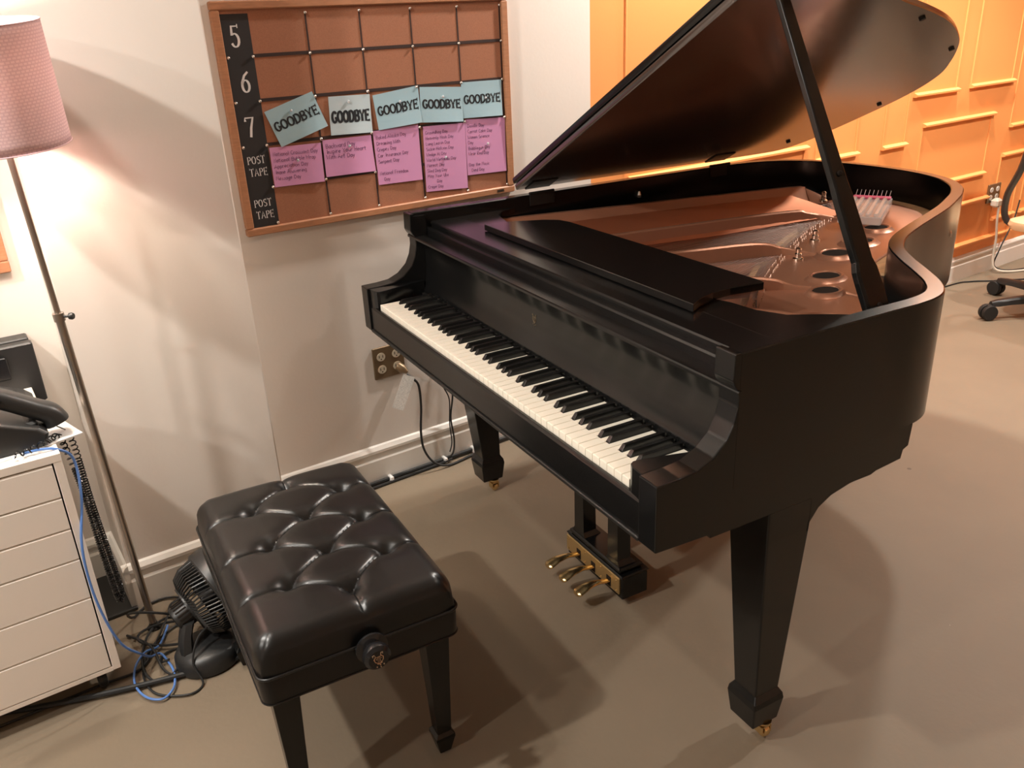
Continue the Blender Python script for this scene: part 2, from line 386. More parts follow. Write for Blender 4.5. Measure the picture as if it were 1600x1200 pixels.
# lyre emblem (two curved arms, strings, foot) on the fallboard at x = 0
def emblem(m, T, s):
    for e in (-1, 1):
        m.tube([T(e*s*x, s*y) for x, y in [(.10, -.35), (.34, -.10), (.40, .18), (.22, .42), (.30, .62), (.44, .60), (.42, .46)]], s*.045, 6)
        m.ball(T(e*s*.30, -.62*s), s*.07, 6); m.ball(T(e*s*.20, .12*s), s*.05, 6)
    m.tube([T(-.3*s, .30*s), T(.3*s, .30*s)], s*.03, 5)
    for x in (-.1, 0, .1): m.tube([T(x*s, -.3*s), T(x*s, .36*s)], s*.022, 5)
    m.tube([T(-.22*s, -.36*s), T(.22*s, -.36*s)], s*.05, 6); m.ball(T(0, -.5*s), s*.08, 6); m.ball(T(0, -.75*s), s*.07, 6)
    return m
emblem(MB(), lambda x, z: Vector((-.015+x, .1765, .822+z)), .020).build('emblem', mat('worn_gold', (.16, .12, .075), .5, metal=.5), fall)
# stepped ledges of the front board, music shelf and side shelves
exx(MB(), [(.192, .70), (.190, .9045), (.190, .922), (.193, .926), (.208, .926), (.208, .70)], -.6785, .6785).build('front_board', 'ebony', piano)
exx(MB(), [(.2082, .88), (.2082, .938), (.211, .9415), (.300, .9415), (.300, .925), (.225, .90)], -.6785, .6785).build('music_shelf', 'ebony', piano)
for sx, pl in ((-1, [(-.6785, .30), (-.46, .30), (-.485, .355), (-.52, .385), (-.575, .398), (-.625, .412), (-.655, .44), (-.6785, .50)]),
               (1, [(.6785, .30), (.40, .30), (.395, .375), (.43, .386), (.495, .392), (.55, .418), (.585, .47), (.607, .50), (.64, .535), (.6785, .56)])):
    MB().prism(pl, .926, .9415, lambda x, y, z: Vector((x, y, z))).build('side_shelf', 'ebony2', piano, bevel=.001)
# folded music desk lying flat
dk = [(-.458, .278), (.440, .278), (.418, .315), (.404, .36), (.400, .41), (.408, .455), (.412, .492), (.395, .496), (-.33, .482), (-.37, .472), (-.40, .44), (-.43, .38), (-.45, .33)]
desk = MB().prism(dk, .9435, .9605, lambda x, y, z: Vector((x, y, z))).build('music_desk', 'ebony2', piano, bevel=.0015)
exx(MB(), [(.1455, .8975), (.1535, .8975), (.1535, .9055), (.148, .9055), (.1455, .903)], -.7145, .7145).build('front_lip', 'ebony', piano)
# action cover behind the fallboard under the shelf
MB().box(-.66, .66, .215, .42, .80, .868).build('pin_block', 'plate', piano, bevel=.004)

# cast-iron plate
ZP = .878
pl_holes = [(.285, .825, .034, .030), (.365, .735, .032, .028), (.155, 1.005, .040, .034), (.105, 1.15, .038, .034), (.03, 1.31, .036, .030)]
band_in = [(.28, .60), (.20, .74), (.14, .86), (.05, 1.0), (-.02, 1.12), (-.10, 1.27), (-.18, 1.40), (-.25, 1.50)]
# deck of the plate along the bentside: strip between the inner rim and a line inwards
def strip(m, A, B, z0, z1):
    n = max(len(A), len(B)); return m.loft([[zz(a, z0), zz(a, z1-.003), zz(a+(b-a).normalized()*.003, z1), zz(b+(a-b).normalized()*.003, z1), zz(b, z1-.003), zz(b, z0)] for a, b in zip(A, B)])
edge_out = crom([(-.30, 1.60, 0), (-.16, 1.58, 0), (-.05, 1.52, 0), (.04, 1.43, 0), (.11, 1.31, 0), (.17, 1.18, 0), (.22, 1.06, 0), (.28, .95, 0), (.36, .86, 0), (.45, .78, 0), (.55, .72, 0), (.60, .66, 0), (.625, .58, 0), (.63, .45, 0)], 5)
edge_in = crom([(-.34, 1.52, 0), (-.27, 1.46, 0), (-.20, 1.38, 0), (-.15, 1.27, 0), (-.09, 1.14, 0), (-.03, 1.03, 0), (.03, .93, 0), (.09, .83, 0), (.155, .735, 0), (.22, .65, 0), (.29, .57, 0), (.34, .51, 0), (.40, .46, 0), (.47, .42, 0)], 5)
eo = [p for p in inset(outer, .090) if (p.x > -.33 and p.y > 1.2) or (p.x > 0 and p.y > .44)]
def resample(P, n):
    L = [0]
    for a, b in zip(P[:-1], P[1:]): L.append(L[-1]+(b-a).length)
    out = []; j = 0
    for i in range(n):
        l = L[-1]*i/(n-1)
        while j < len(P)-2 and L[j+1] < l: j += 1
        out.append(P[j].lerp(P[j+1], (l-L[j])/max(1e-9, L[j+1]-L[j])))
    return out
edge_in = resample(edge_in, 70); edge_out = resample(eo, 70)
plate = strip(MB(), edge_out, edge_in, .862, ZP).build('iron_plate', 'plate', piano, smooth=True)
# raised collars round the plate holes with dark openings
for x, y, a, b in pl_holes:
    m = MB(); rings = []
    for r, h in ((1.6, 0), (1.42, .004), (1.26, .010), (1.08, .0105), (.96, .007), (.93, .003)):
        rings.append([Vector((x + (a*.8*math.cos(t)*r), y + (b*1.25*math.sin(t)*r), ZP-.0005+h)) for t in [2*PI*k/28 for k in range(28)]])
    m.loft(rings, True, False).build('plate_collar', 'plate', plate, smooth=True)
    MB().loft([[Vector((x+a*.76*math.cos(t), y+b*1.19*math.sin(t), ZP+h)) for t in [2*PI*k/24 for k in range(24)]] for h in (-.004, .0075)]).build('plate_opening', 'dark', plate)
# struts fanning from the pin block to the band: wide low wall with a swept end
def strut(path, z, w=.016, zb=.865):
    m = MB(); P = crom(path, 8); rings = []
    for i, p in enumerate(P):
        t = (P[min(i+1, len(P)-1)]-P[max(i-1, 0)]); t.z = 0; t.normalize(); n = Vector((t.y, -t.x, 0))
        zt = p.z; q = zz(p, 0)
        rings.append([zz(q-n*w*.75, zb), zz(q-n*w*.5, zt-.004), zz(q-n*w*.25, zt), zz(q+n*w*.25, zt), zz(q+n*w*.5, zt-.004), zz(q+n*w*.75, zb)])
    m.loft(rings).build('plate_strut', 'plate', plate, smooth=True)
strut([(-.31, .30, .918), (-.26, .70, .918), (-.185, 1.16, .918), (-.165, 1.24, .908), (-.13, 1.34, .882)], .918)
strut([(-.12, .30, .915), (-.02, .66, .915), (.035, .84, .915), (.07, .91, .897), (.13, .97, .884), (.21, 1.03, .8795)], .915)
strut([(.14, .30, .912), (.235, .58, .912), (.27, .66, .905), (.30, .70, .89), (.37, .77, .883), (.45, .78, .8795)], .912)
strut([(.33, .36, .912), (.42, .50, .90), (.50, .58, .884)], .912)
strut([(.47, .44, .892), (.45, .52, .889), (.47, .60, .889), (.54, .65, .884)], .889, .010)
# bass-side flange: tall slanting wall
m = MB(); fl = crom([(-.672, .42, .916), (-.60, .80, .914), (-.53, 1.15, .913), (-.455, 1.48, .913), (-.44, 1.52, .905), (-.41, 1.565, .88)], 6)
m.loft([[zz(p + Vector((-.012, 0, 0)), .86), zz(p+Vector((-.012, 0, 0)), p.z), zz(p+Vector((.004, 0, 0)), p.z), zz(p+Vector((.030, 0, 0)), .866), zz(p+Vector((.034, 0, 0)), .86)] for p in fl])
m.build('plate_flange', 'plate', plate, smooth=True)
MB().loft([[zz(p+Vector((.028, 0, 0)), .860), zz(p+Vector((.028, 0, 0)), .866), zz(p+Vector((.075, -.01, 0)), .866), zz(p+Vector((.075, -.01, 0)), .860)] for p in fl]).build('hitch_rail', 'plate', plate)
for x, y in ((.018, 1.075), (.128, .895), (-.34, 1.50)):
    MB().lathe([(.014, 0), (.014, .006), (.009, .008), (.009, .018), (.006, .020), (.0075, .024), (.0075, .031), (.003, .034)], (x, y, ZP), n=14).build('plate_bolt', 'chrome', plate, smooth=True)
# bridges and strings (too many to count: one mass each)
def ribbonpath(m, P, w, h, z0):
    P = crom(P, 6); return m.loft([[zz(p+Vector((-w, 0, 0)), z0), zz(p+Vector((-w*.6, 0, 0)), z0+h), zz(p+Vector((w*.6, 0, 0)), z0+h), zz(p+Vector((w, 0, 0)), z0)] for p in P])
ribbonpath(MB(), [(.50, .42, 0), (.40, .50, 0), (.25, .60, 0), (.12, .74, 0), (0, .90, 0), (-.09, 1.05, 0), (-.17, 1.2, 0), (-.22, 1.30, 0)], .016, .032, .822).build('treble_bridge', 'tanwood', piano)
ribbonpath(MB(), [(-.50, 1.05, 0), (-.42, 1.22, 0), (-.33, 1.36, 0)], .016, .040, .822).build('bass_bridge', 'tanwood', piano)
m = MB()
for i in range(150):
    t = i/149; a = Vector((-.26+.88*t, .42, .872)); e = edge_in[int(2+(len(edge_in)-4)*t)] + Vector((.012, .012, 0)); m.tube([a, zz(e, .881)], .00042, 4, False)
o = m.build('treble_strings', 'string', piano, fixn=False); o['kind'] = 'stuff'
m = MB()
for i in range(58):
    t = i/57; m.tube([(-.64+.37*t, .42, .884), (-.58+.40*t, .9, .886), (-.50+.42*t-.06*t*t, 1.47-.10*t, .888)], .0016, 5, False)
o = m.build('bass_strings', 'bass', piano, fixn=False); o['kind'] = 'stuff'
m = MB()
for i in range(100):
    t = i/99; e = edge_in[int(3+(len(edge_in)-5)*t)] + Vector((.014 + .01*(i % 2), .012 + .008*(i % 2), 0)); m.lathe([(.0014, 0), (.0014, .007)], zz(e, ZP), n=5)
o = m.build('hitch_pins', 'chrome', plate); o['kind'] = 'stuff'

# legs: tapering square leg with a wide foot block and brass caster
def leg_rings(cx, cy, sx):
    # rings (z, x0, x1, y0, y1) with outer face toward +sx
    L = [(.020, .605, .6745, .300, .366)]
    return L
def make_leg(sx):
    m = MB(); rr = []
    for z, hx, hy in [(.045, .036, .036), (.105, .043, .043), (.118, .041, .041), (.132, .033, .033), (.36, .043, .045), (.56, .052, .055), (.6315, .052, .055)]:
        cx = .638 - (0 if z < .2 else (z-.2)*.0); cy = .331 - max(0, z-.13)*.055
        cx = .638 + max(0, z-.13)*.04
        rr.append([Vector((sx*(cx-hx), cy-hy, z)), Vector((sx*(cx+hx), cy-hy, z)), Vector((sx*(cx+hx), cy+hy, z)), Vector((sx*(cx-hx), cy+hy, z))])
    m.loft(rr); o = m.build('leg', 'ebony', piano, org=Vector((sx*.638, .331, .045)), bevel=.003)
    c = (sx*.638+.024, .338, 0)
    k = MB().lathe([(.018, .045), (.016, .038), (.008, .036), (.008, .030)], c, n=14)
    for e in (-1, 1): k.bbox(c[0]-.012, c[0]+.012, c[1]+e*.012-.002, c[1]+e*.012+.002, .012, .034, .001)
    k.box(c[0]-.012, c[0]+.012, c[1]-.012, c[1]+.012, .0305, .034)
    k.lathe([(.010, -.008), (.0165, -.006), (.0175, 0), (.0165, .006), (.010, .008)], (c[0], c[1], .0175), (0, 1, 0), 18)
    k.build('caster', 'brass', o, smooth=True); return o
lt = make_leg(1); lb = make_leg(-1)
# tail leg
q = lt.copy(); COL.objects.link(q); q.parent = piano; q.location = lt.location + Vector((-.80, 1.02, 0))
for ch in list(lt.children): c = ch.copy(); COL.objects.link(c); c.parent = q
# leg plates: block on top of the leg with the curved bracket behind it
br = [(.3575, .552), (.360, .574), (.380, .600), (.412, .617), (.46, .627), (.515, .6315), (.3575, .6315)]
for sx in (-1, 1):
    exx(MB(), br, sx*.709, sx*.640).build('leg_bracket', 'ebony', piano, bevel=.002)
MB().box(-.6628, .6628, .56, .60, .645, .80).build('belly_rail', 'ebonymatte', piano)
MB().box(-.26, -.06, 1.28, 1.46, .633, .812).build('tail_block', 'ebonymatte', piano)
fan(MB(), inset(outer, .036), .722, .735).build('underside', 'ebonymatte', piano)

# pedal lyre
ly = MB()
for sx in (-1, 1):
    c = sx*.083
    ly.loft([[Vector((c+a, y, z)) for a, y in ((-h, .345-h*.2), (h, .345-h*.2), (h, .345+1.6*h), (-h, .345+1.6*h))] for z, h in ((.115, .032), (.13, .024), (.36, .022), (.58, .026), (.645, .034))])
ly.bbox(-.12, .12, .335, .41, .63, .6448, .003)
lyre = ly.build('pedal_lyre', 'ebony', piano, bevel=.002)
MB().bbox(-.136, .136, .336, .420, .022, .092, .003).build('lyre_box', 'ebony', lyre)
m = MB()
m.bbox(-.139, .139, .332, .424, .092, .099, .003); m.bbox(-.125, .125, .334, .412, .101, .116, .004); m.build('lyre_moulding', 'ebony', lyre)
m = MB().bbox(-.137, .126, .3315, .3365, .036, .0885, .0015)
bp_ = m.build('brass_plate', 'dullbrass', lyre)
for x in (-.125, -.04, .04, .114):
    for z in (.046, .079): MB().ball((x, .3310, z), .0032, 8).build('plate_screw', 'brass', bp_, smooth=True)
m = MB()
for x in (-.072, .002, .078): m.box(x-.010, x+.010, .3302, .332, .040, .070)
m.build('pedal_slots', 'dark', bp_)
for x in (-.072, .002, .078):
    P = crom([(x, .345, .056), (x, .315, .058), (x-.001, .290, .063), (x-.002, .262, .062), (x-.003, .240, .055), (x-.003, .226, .050)], 5); rings = []
    for i, p in enumerate(P):
        t = i/(len(P)-1); w = .0085 + (.0105*max(0, math.sin((t-.35)/.65*PI*.62)) if t > .35 else 0); h = .0062
        if t > .93: w *= .75
        rings.append([p+Vector((w*math.cos(a), 0, h*math.sin(a))) for a in [2*PI*k/12 for k in range(12)]])
    MB().loft(rings).build('pedal', 'brass', lyre, smooth=True)

# ------------------------------------------------------------------ lid (hinged on the bass side, opened 28.5 degrees)
TH = R(28.5); LH = Vector((-.715, 0, .985)); LT = .019
def LP(x, y, d=0):            # closed-lid x, y and distance d above the underside
    r = x + .715
    return Vector((LH.x + r*math.cos(TH) - d*math.sin(TH), y, LH.z + r*math.sin(TH) + d*math.cos(TH)))
lo_ = crom([(-.708, .525, 0), (-.708, .9, 0), (-.708, 1.3, 0), (-.706, 1.56, 0), (-.690, 1.66, 0), (-.63, 1.725, 0), (-.53, 1.77, 0), (-.42, 1.81, 0), (-.32, 1.838, 0), (-.235, 1.845, 0), (-.16, 1.83, 0), (-.10, 1.80, 0),
    (-.04, 1.75, 0), (.016, 1.698, 0), (.075, 1.635, 0), (.122, 1.574, 0), (.182, 1.478, 0), (.24, 1.362, 0), (.296, 1.215, 0), (.348, 1.06, 0), (.395, .975, 0), (.455, .905, 0), (.52, .855, 0), (.60, .80, 0), (.67, .745, 0), (.712, .69, 0), (.728, .62, 0), (.728, .525, 0)], 5)
def slab(m, path, d0, d1, b=.003):
    cx = Vector((0, 1.0, 0))
    ins = [p + (cx-p).normalized()*b for p in path]
    return m.loft([[LP(p.x, p.y, d0) for p in ins], [LP(p.x, p.y, d0+b) for p in path], [LP(p.x, p.y, d1-b) for p in path], [LP(p.x, p.y, d1) for p in ins]])
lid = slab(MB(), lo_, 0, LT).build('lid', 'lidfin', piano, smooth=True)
fl_ = [Vector(p) for p in [(-.708, .522, 0), (.728, .522, 0), (.728, .62, 0), (.71, .70, 0), (.66, .76, 0), (.56, .83, 0), (.46, .90, 0), (-.708, .90, 0)]]
slab(MB(), fl_, LT+.002, LT*2+.002).build('front_lid_flap', 'ebony', piano, smooth=True)
# rubber bumpers on the underside of the lid
for x, y in ((.255, 1.245), (.06, 1.62), (-.33, 1.765), (-.60, 1.60), (.62, .60)):
    MB().lathe([(.008, 0), (.008, .005), (.006, .006)], LP(x, y, 0), tuple((LP(0, 0, -1)-LP(0, 0, 0))), 12).build('lid_bumper', 'rubber', lid)
# hinges between rim and lid
for y in (.60, 1.34):
    h = MB(); h.box(-.6788, -.6745, y-.045, y+.045, .940, .9735)
    h.tube([(-.678, y-.045, .978), (-.678, y+.045, .978)], .005, 8)
    T = lambda x, yy, d: LP(x, yy, d)
    h.box(-.705, -.640, y-.045, y+.045, -.003, -.0002, T)
    h.build('lid_hinge', 'ebonymatte', piano)
# prop stick
B0 = Vector((.664, .572, .885)); B1 = Vector((.345, .528, 1.545))
ax = (B1-B0).normalized(); sd = Vector((0, 1, 0)); sd = (sd-ax*sd.dot(ax)).normalized(); th_ = ax.cross(sd)
m = MB(); rings = []
for t, w, k in [(0, .028, .010), (.02, .031, .010), (.17, .031, .010), (.20, .030, .010), (.225, .0235, .010), (.26, .024, .010), (.40, .022, .010), (.44, .020, .009), (.9, .0145, .008), (.985, .013, .008), (1, .010, .006)]:
    p = B0.lerp(B1, t); rings.append([p-sd*w-th_*k*.6, p-sd*w*.8-th_*k, p+sd*w*.8-th_*k, p+sd*w-th_*k*.6, p+sd*w+th_*k*.6, p+sd*w*.8+th_*k, p-sd*w*.8+th_*k, p-sd*w+th_*k*.6])
prop = m.loft(rings).build('lid_prop', 'ebony', piano, bevel=.001)
for t in (.10, .46):
    p = B0.lerp(B1, t); MB().lathe([(.0055, .009), (.0055, .012), (.003, .013)], p, tuple(-th_ if (-th_).x > 0 else th_), 12).build('prop_screw', 'dark', prop)
MB().bbox(.667, .679, .545, .60, .86, .93, .003).build('prop_bracket', 'ebonymatte', piano)
# lid locating pins on the inner rim wall
for x, y, z in ((-.672, .98, .920), (.20, 1.40, .885)): MB().lathe([(.008, 0), (.008, .008), (.004, .02)], (x, y, z-.008), n=10).build('rim_peg', 'pin', piano)
# ------------------------------------------------------------------ stroke lettering
def arc(cx, cy, rx, ry, a0, a1, n=12): return [(cx+rx*math.cos(R(a0+(a1-a0)*i/n)), cy+ry*math.sin(R(a0+(a1-a0)*i/n))) for i in range(n+1)]
CAP = {
 'G': [arc(.38, .5, .32, .46, 45, 335, 16) + [(.68, .42), (.48, .42)]],
 'O': [arc(.38, .5, .34, .46, 0, 360, 20)], 'D': [[(.1, .04), (.1, .96), (.3, .96)] + arc(.3, .5, .38, .46, 90, -90, 12) + [(.1, .04)]],
 'B': [[(.1, .04), (.1, .96), (.38, .96)] + arc(.38, .74, .2, .22, 90, -90, 8) + [(.1, .52)], [(.38, .52)] + arc(.38, .28, .26, .24, 90, -90, 8) + [(.1, .04)]],
 'Y': [[(.04, .96), (.36, .5), (.68, .96)], [(.36, .5), (.36, .04)]], 'E': [[(.62, .96), (.1, .96), (.1, .04), (.64, .04)], [(.1, .52), (.5, .52)]],
 'P': [[(.12, .02), (.12, .96), (.38, .96)] + arc(.38, .73, .24, .23, 90, -90, 8) + [(.12, .5)]],
 'S': [arc(.36, .73, .24, .23, 50, 250, 10)[:9] + [(.36, .5)] + arc(.36, .27, .26, .24, 80, -130, 10)], 'T': [[(.02, .96), (.70, .96)], [(.36, .96), (.36, .03)]],
 'A': [[(.02, .03), (.36, .97), (.70, .03)], [(.16, .36), (.56, .36)]],
 '5': [[(.62, .96), (.18, .96), (.15, .55)] + arc(.34, .33, .28, .30, 120, -150, 12)], '6': [[(.60, .95), (.34, .80), (.12, .48)] + arc(.36, .31, .26, .28, 160, 520, 18)],
 '7': [[(.06, .80), (.06, .94), (.66, .94), (.44, .45), (.34, .03)]],
 'N': [[(.1, 0), (.1, 1), (.6, 0), (.6, 1)]], 'I': [[(.3, 0), (.3, 1)]], 'M': [[(.05, 0), (.15, 1), (.4, .4), (.65, 1), (.75, 0)]], 'W': [[(0, 1), (.2, 0), (.4, .7), (.6, 0), (.8, 1)]],
 'H': [[(.1, 0), (.1, 1)], [(.6, 0), (.6, 1)], [(.1, .5), (.6, .5)]], 'L': [[(.1, 1), (.1, 0), (.55, 0)]], 'C': [arc(.4, .5, .32, .5, 50, 310, 10)], 'F': [[(.6, 1), (.1, 1), (.1, 0)], [(.1, .52), (.5, .52)]], 'R': [[(.1, 0), (.1, 1)] + arc(.3, .74, .25, .26, 90, -90, 6) + [(.1, .48), (.6, 0)]], 'U': [[(.1, 1), (.1, .3)] + arc(.35, .3, .25, .3, 180, 360, 6) + [(.6, 1)]],
}
LOW = {
 'a': [arc(.28, .3, .22, .3, 20, 340, 8), [(.5, .6), (.5, .05)]], 'b': [[(.08, 1), (.08, 0)], arc(.3, .3, .22, .3, 160, -160, 8)], 'c': [arc(.3, .3, .24, .3, 50, 310, 8)], 'd': [arc(.28, .3, .22, .3, 20, 340, 8), [(.5, 1), (.5, 0)]],
 'e': [[(.08, .3), (.5, .34)] + arc(.29, .3, .22, .3, 10, 310, 8)], 'f': [[(.45, .95), (.25, .9), (.2, 0)], [(.05, .55), (.42, .55)]], 'g': [arc(.28, .3, .22, .28, 20, 340, 8), [(.5, .6), (.5, -.25), (.1, -.3)]], 'h': [[(.08, 1), (.08, 0)], [(.08, .35), (.3, .6), (.48, .45), (.48, 0)]],
 'i': [[(.15, .6), (.15, 0)], [(.15, .8), (.17, .86)]], 'k': [[(.08, 1), (.08, 0)], [(.45, .6), (.1, .3), (.48, 0)]], 'l': [[(.12, 1), (.12, 0), (.22, .02)]], 'm': [[(.06, 0), (.06, .6), (.25, .6), (.32, 0)], [(.32, .4), (.5, .6), (.6, 0)]],
 'n': [[(.08, 0), (.08, .6)], [(.08, .35), (.3, .6), (.46, .45), (.46, 0)]], 'o': [arc(.28, .3, .23, .3, 0, 360, 10)], 'p': [[(.08, .6), (.08, -.35)], arc(.3, .3, .22, .3, 160, -160, 8)], 'r': [[(.08, .6), (.08, 0)], [(.08, .35), (.25, .6), (.42, .55)]],
 's': [[(.42, .55), (.15, .5), (.4, .25), (.3, .02), (.05, .08)]], 't': [[(.2, .9), (.2, .05), (.35, 0)], [(.02, .62), (.4, .62)]], 'u': [[(.08, .6), (.1, .1), (.3, 0), (.46, .2), (.46, .6), (.48, 0)]], 'v': [[(.04, .6), (.25, 0), (.46, .6)]], 'w': [[(.02, .6), (.15, 0), (.3, .45), (.45, 0), (.6, .6)]], 'y': [[(.05, .6), (.26, .05)], [(.48, .6), (.12, -.35)]],
}
def strokes(m, pts, w, T, contrast=0):
    # flat mitred ribbon in the (u, v) plane mapped by T; contrast thickens near-vertical runs
    P = [Vector((x, y, 0)) for x, y in pts]; L = []; Rr = []
    for i, p in enumerate(P):
        t = P[min(i+1, len(P)-1)]-P[max(i-1, 0)]
        if t.length < 1e-9: t = Vector((1, 0, 0))
        t.normalize(); n = Vector((-t.y, t.x, 0)); ww = w*(1-contrast*(1-abs(t.y)))
        e = Vector((0, 0, 0))
        if i == 0: e = -t*w*.4
        if i == len(P)-1: e = t*w*.4
        L.append(p+e+n*ww); Rr.append(p+e-n*ww)
    vs = []; fs = []
    for a, b in zip(L, Rr): vs += [T(a.x, a.y), T(b.x, b.y)]
    for i in range(len(P)-1): fs.append((2*i, 2*i+1, 2*i+3, 2*i+2))
    m.add(vs, fs)
def text(m, s, T, h, sx=1.0, w=.1, contrast=0, serif=0, gap=.14, jit=0, center=True, advance=.74):
    x = 0; items = []
    for ch in s:
        if ch == ' ': x += .42; continue
        g = CAP.get(ch) or LOW.get(ch)
        if g is None: x += .3; continue
        wd = max(p[0] for st in g for p in st)
        items.append((g, x)); x += wd + gap
    tot = x-gap; x0 = -tot/2 if center else 0
    for g, xo in items:
        dy = random.uniform(-jit, jit)
        for st in g:
            strokes(m, [((x0+xo+px)*h*sx, (py+dy)*h) for px, py in st], w*h, T, contrast)
            if serif:
                for (px, py), (qx, qy) in ((st[0], st[1]), (st[-1], st[-2])):
                    if abs(px-qx) < .2 and abs(py-qy) > .2:
                        strokes(m, [((x0+xo+px-serif)*h*sx, (py+dy)*h), ((x0+xo+px+serif)*h*sx, (py+dy)*h)], w*h*.45, T)
                    elif abs(py-qy) < .05:
                        strokes(m, [((x0+xo+px)*h*sx, (py+dy-serif*.9)*h), ((x0+xo+px)*h*sx, (py+dy+serif*.9)*h)], w*h*.4, T)
    return tot*h*sx

# ------------------------------------------------------------------ CORK BOARD
cb = empty('cork_board', W(.17, 0, .94)); tag(cb, 'large framed cork board calendar on the white wall above the piano', 'cork board')
b0, b1, h0, h1 = -.301, .643, .938, 1.566; fw = .022
m = MB()
for a, b, c, d in ((b0, b1, h0, h0+fw), (b0, b1, h1-fw, h1), (b0, b0+fw, h0+fw, h1-fw), (b1-fw, b1, h0+fw, h1-fw)):
    m.bbox(a, b, .001, .022, c, d, .003, W)
m.build('frame', 'frame', cb)
MB().box(b0+fw-.002, b1-fw+.002, .001, .012, h0+fw-.002, h1-fw+.002, W).build('cork_panel', 'cork', cb)
lc = MB().box(-.281, -.200, .0121, .0128, .960, 1.534, W).build('label_column', 'board', cb)
TB = lambda cs, ch: (lambda u, v: W(cs+u, .0131, ch+v))
for d, cs, ch in (('5', -.246, 1.450), ('6', -.237, 1.333), ('7', -.243, 1.214)):
    m = MB(); text(m, d, TB(cs, ch), .056, .66, .062, .62, .09 if d == '5' else 0); m.build('row_number', 'ink', lc, fixn=False)
for z0, z1 in ((1.140, 1.106), (1.018, .984)):
    m = MB(); text(m, 'POST', TB(-.240, z0), .0215, .72, .062, .6, .13, gap=.2); text(m, 'TAPE', TB(-.238, z1), .0215, .72, .062, .6, .13, gap=.2); m.build('row_lettering', 'ink', lc, fixn=False)
VS = [-.037, .128, .2945, .458, .617]; HS = [1.427, 1.310, 1.190, 1.072]
for s in VS: MB().box(s-.0023, s+.0023, .0122, .0132, .967, 1.533, W).build('grid_ribbon', 'ribbon', cb)
for i, h in enumerate(HS): MB().box(-.200, (.617 if i < 3 else .30), .0130, .0138, h-.0045, h+.0045, W).build('grid_ribbon', 'ribbon', cb)
m = MB(); m.box(.570, .598, .0221, .0226, .9445, .9535, W); m.build('maker_plate', 'steel', cb)
# notes on the board
def note(corners, off, mt, label, group, pin=None, lift=.006):
    (ax_, az), (bx_, bz), (cx_, cz), (dx_, dz) = corners
    vs = []; n = 6; th = .0006; fs = []
    for j in range(n+1):
        for i in range(n+1):
            u, v = i/n, j/n
            s = (ax_*(1-u)+bx_*u)*(1-v)+(dx_*(1-u)+cx_*u)*v; z = (az*(1-u)+bz*u)*(1-v)+(dz*(1-u)+cz*u)*v
            q = off + lift*(v**2)*(.6+.4*math.sin(u*3+az*9)) ; vs.append((s, q, z))
    top = [W(s, q+th, z) for s, q, z in vs]; bot = [W(s, q, z) for s, q, z in vs]
    N_ = (n+1)**2
    for j in range(n):
        for i in range(n):
            a = j*(n+1)+i; fs.append((a, a+1, a+n+2, a+n+1)); fs.append((N_+a, N_+a+n+1, N_+a+n+2, N_+a+1))
    for i in range(n):
        fs += [(i, i+1, N_+i+1, N_+i), (n*(n+1)+i, N_+n*(n+1)+i, N_+n*(n+1)+i+1, n*(n+1)+i+1), (i*(n+1), N_+i*(n+1), N_+(i+1)*(n+1), (i+1)*(n+1)), (i*(n+1)+n, (i+1)*(n+1)+n, N_+(i+1)*(n+1)+n, N_+i*(n+1)+n)]
    o = MB().add(top+bot, fs).build('paper_note', mt, smooth=False); tag(o, label, 'note', group)
    def T(u, v):       # u, v in 0..1 of the sheet (v down)
        s = (ax_*(1-u)+bx_*u)*(1-v)+(dx_*(1-u)+cx_*u)*v; z = (az*(1-u)+bz*u)*(1-v)+(dz*(1-u)+cz*u)*v
        q = off + lift*(v**2)*(.6+.4*math.sin(u*3+az*9)); return W(s, q+.0012, z)
    return o, T, math.hypot(bx_-ax_, bz-az), math.hypot(dx_-ax_, dz-az)
PN = []
BL = [([(-.196, 1.278), (-.047, 1.322), (-.013, 1.223), (-.161, 1.178)], .0150, 'blue', 'crooked blue GOODBYE card tilted steeply at the left of the row', 1.0, .115, .02),
      ([(.001, 1.303), (.134, 1.300), (.129, 1.190), (-.005, 1.194)], .0146, 'bluepale', 'palest GOODBYE card, in tall narrow black letters, second in the row', .60, .17, 0),
      ([(.143, 1.295), (.300, 1.312), (.302, 1.202), (.152, 1.193)], .0150, 'blue', 'blue GOODBYE card tilted slightly upward above the Baked Alaska note', .98, .115, 0),
      ([(.305, 1.307), (.456, 1.296), (.453, 1.190), (.301, 1.201)], .0158, 'blue', 'blue GOODBYE card tilted slightly downward above the Groundhog note', .98, .125, .02),
      ([(.456, 1.309), (.611, 1.307), (.607, 1.195), (.455, 1.199)], .0150, 'blue', 'level blue GOODBYE card at the right end of the row', .92, .115, .02)]
for cr, off, mt, lab, sx, w, sf in BL:
    o, T, wd, hd = note(cr, off, mt, lab, 'goodbye cards on the cork board')
    m = MB(); H = .026 if sx > .7 else .032; tot = 0
    base = .60 if sx > .7 else .68
    def TT(u, v, T=T, wd=wd, hd=hd, base=base): return T(.5+u/wd, base - v/hd)
    target = wd*.90; probe = text(MB(), 'GOODBYE', TT, H, 1, w)
    text(m, 'GOODBYE', TT, H, target/probe, w if sx > .7 else .12, .25 if sx > .7 else .1, .17 if sx > .7 else 0, gap=.14)
    m.build('lettering', 'inkb', o, fixn=False)
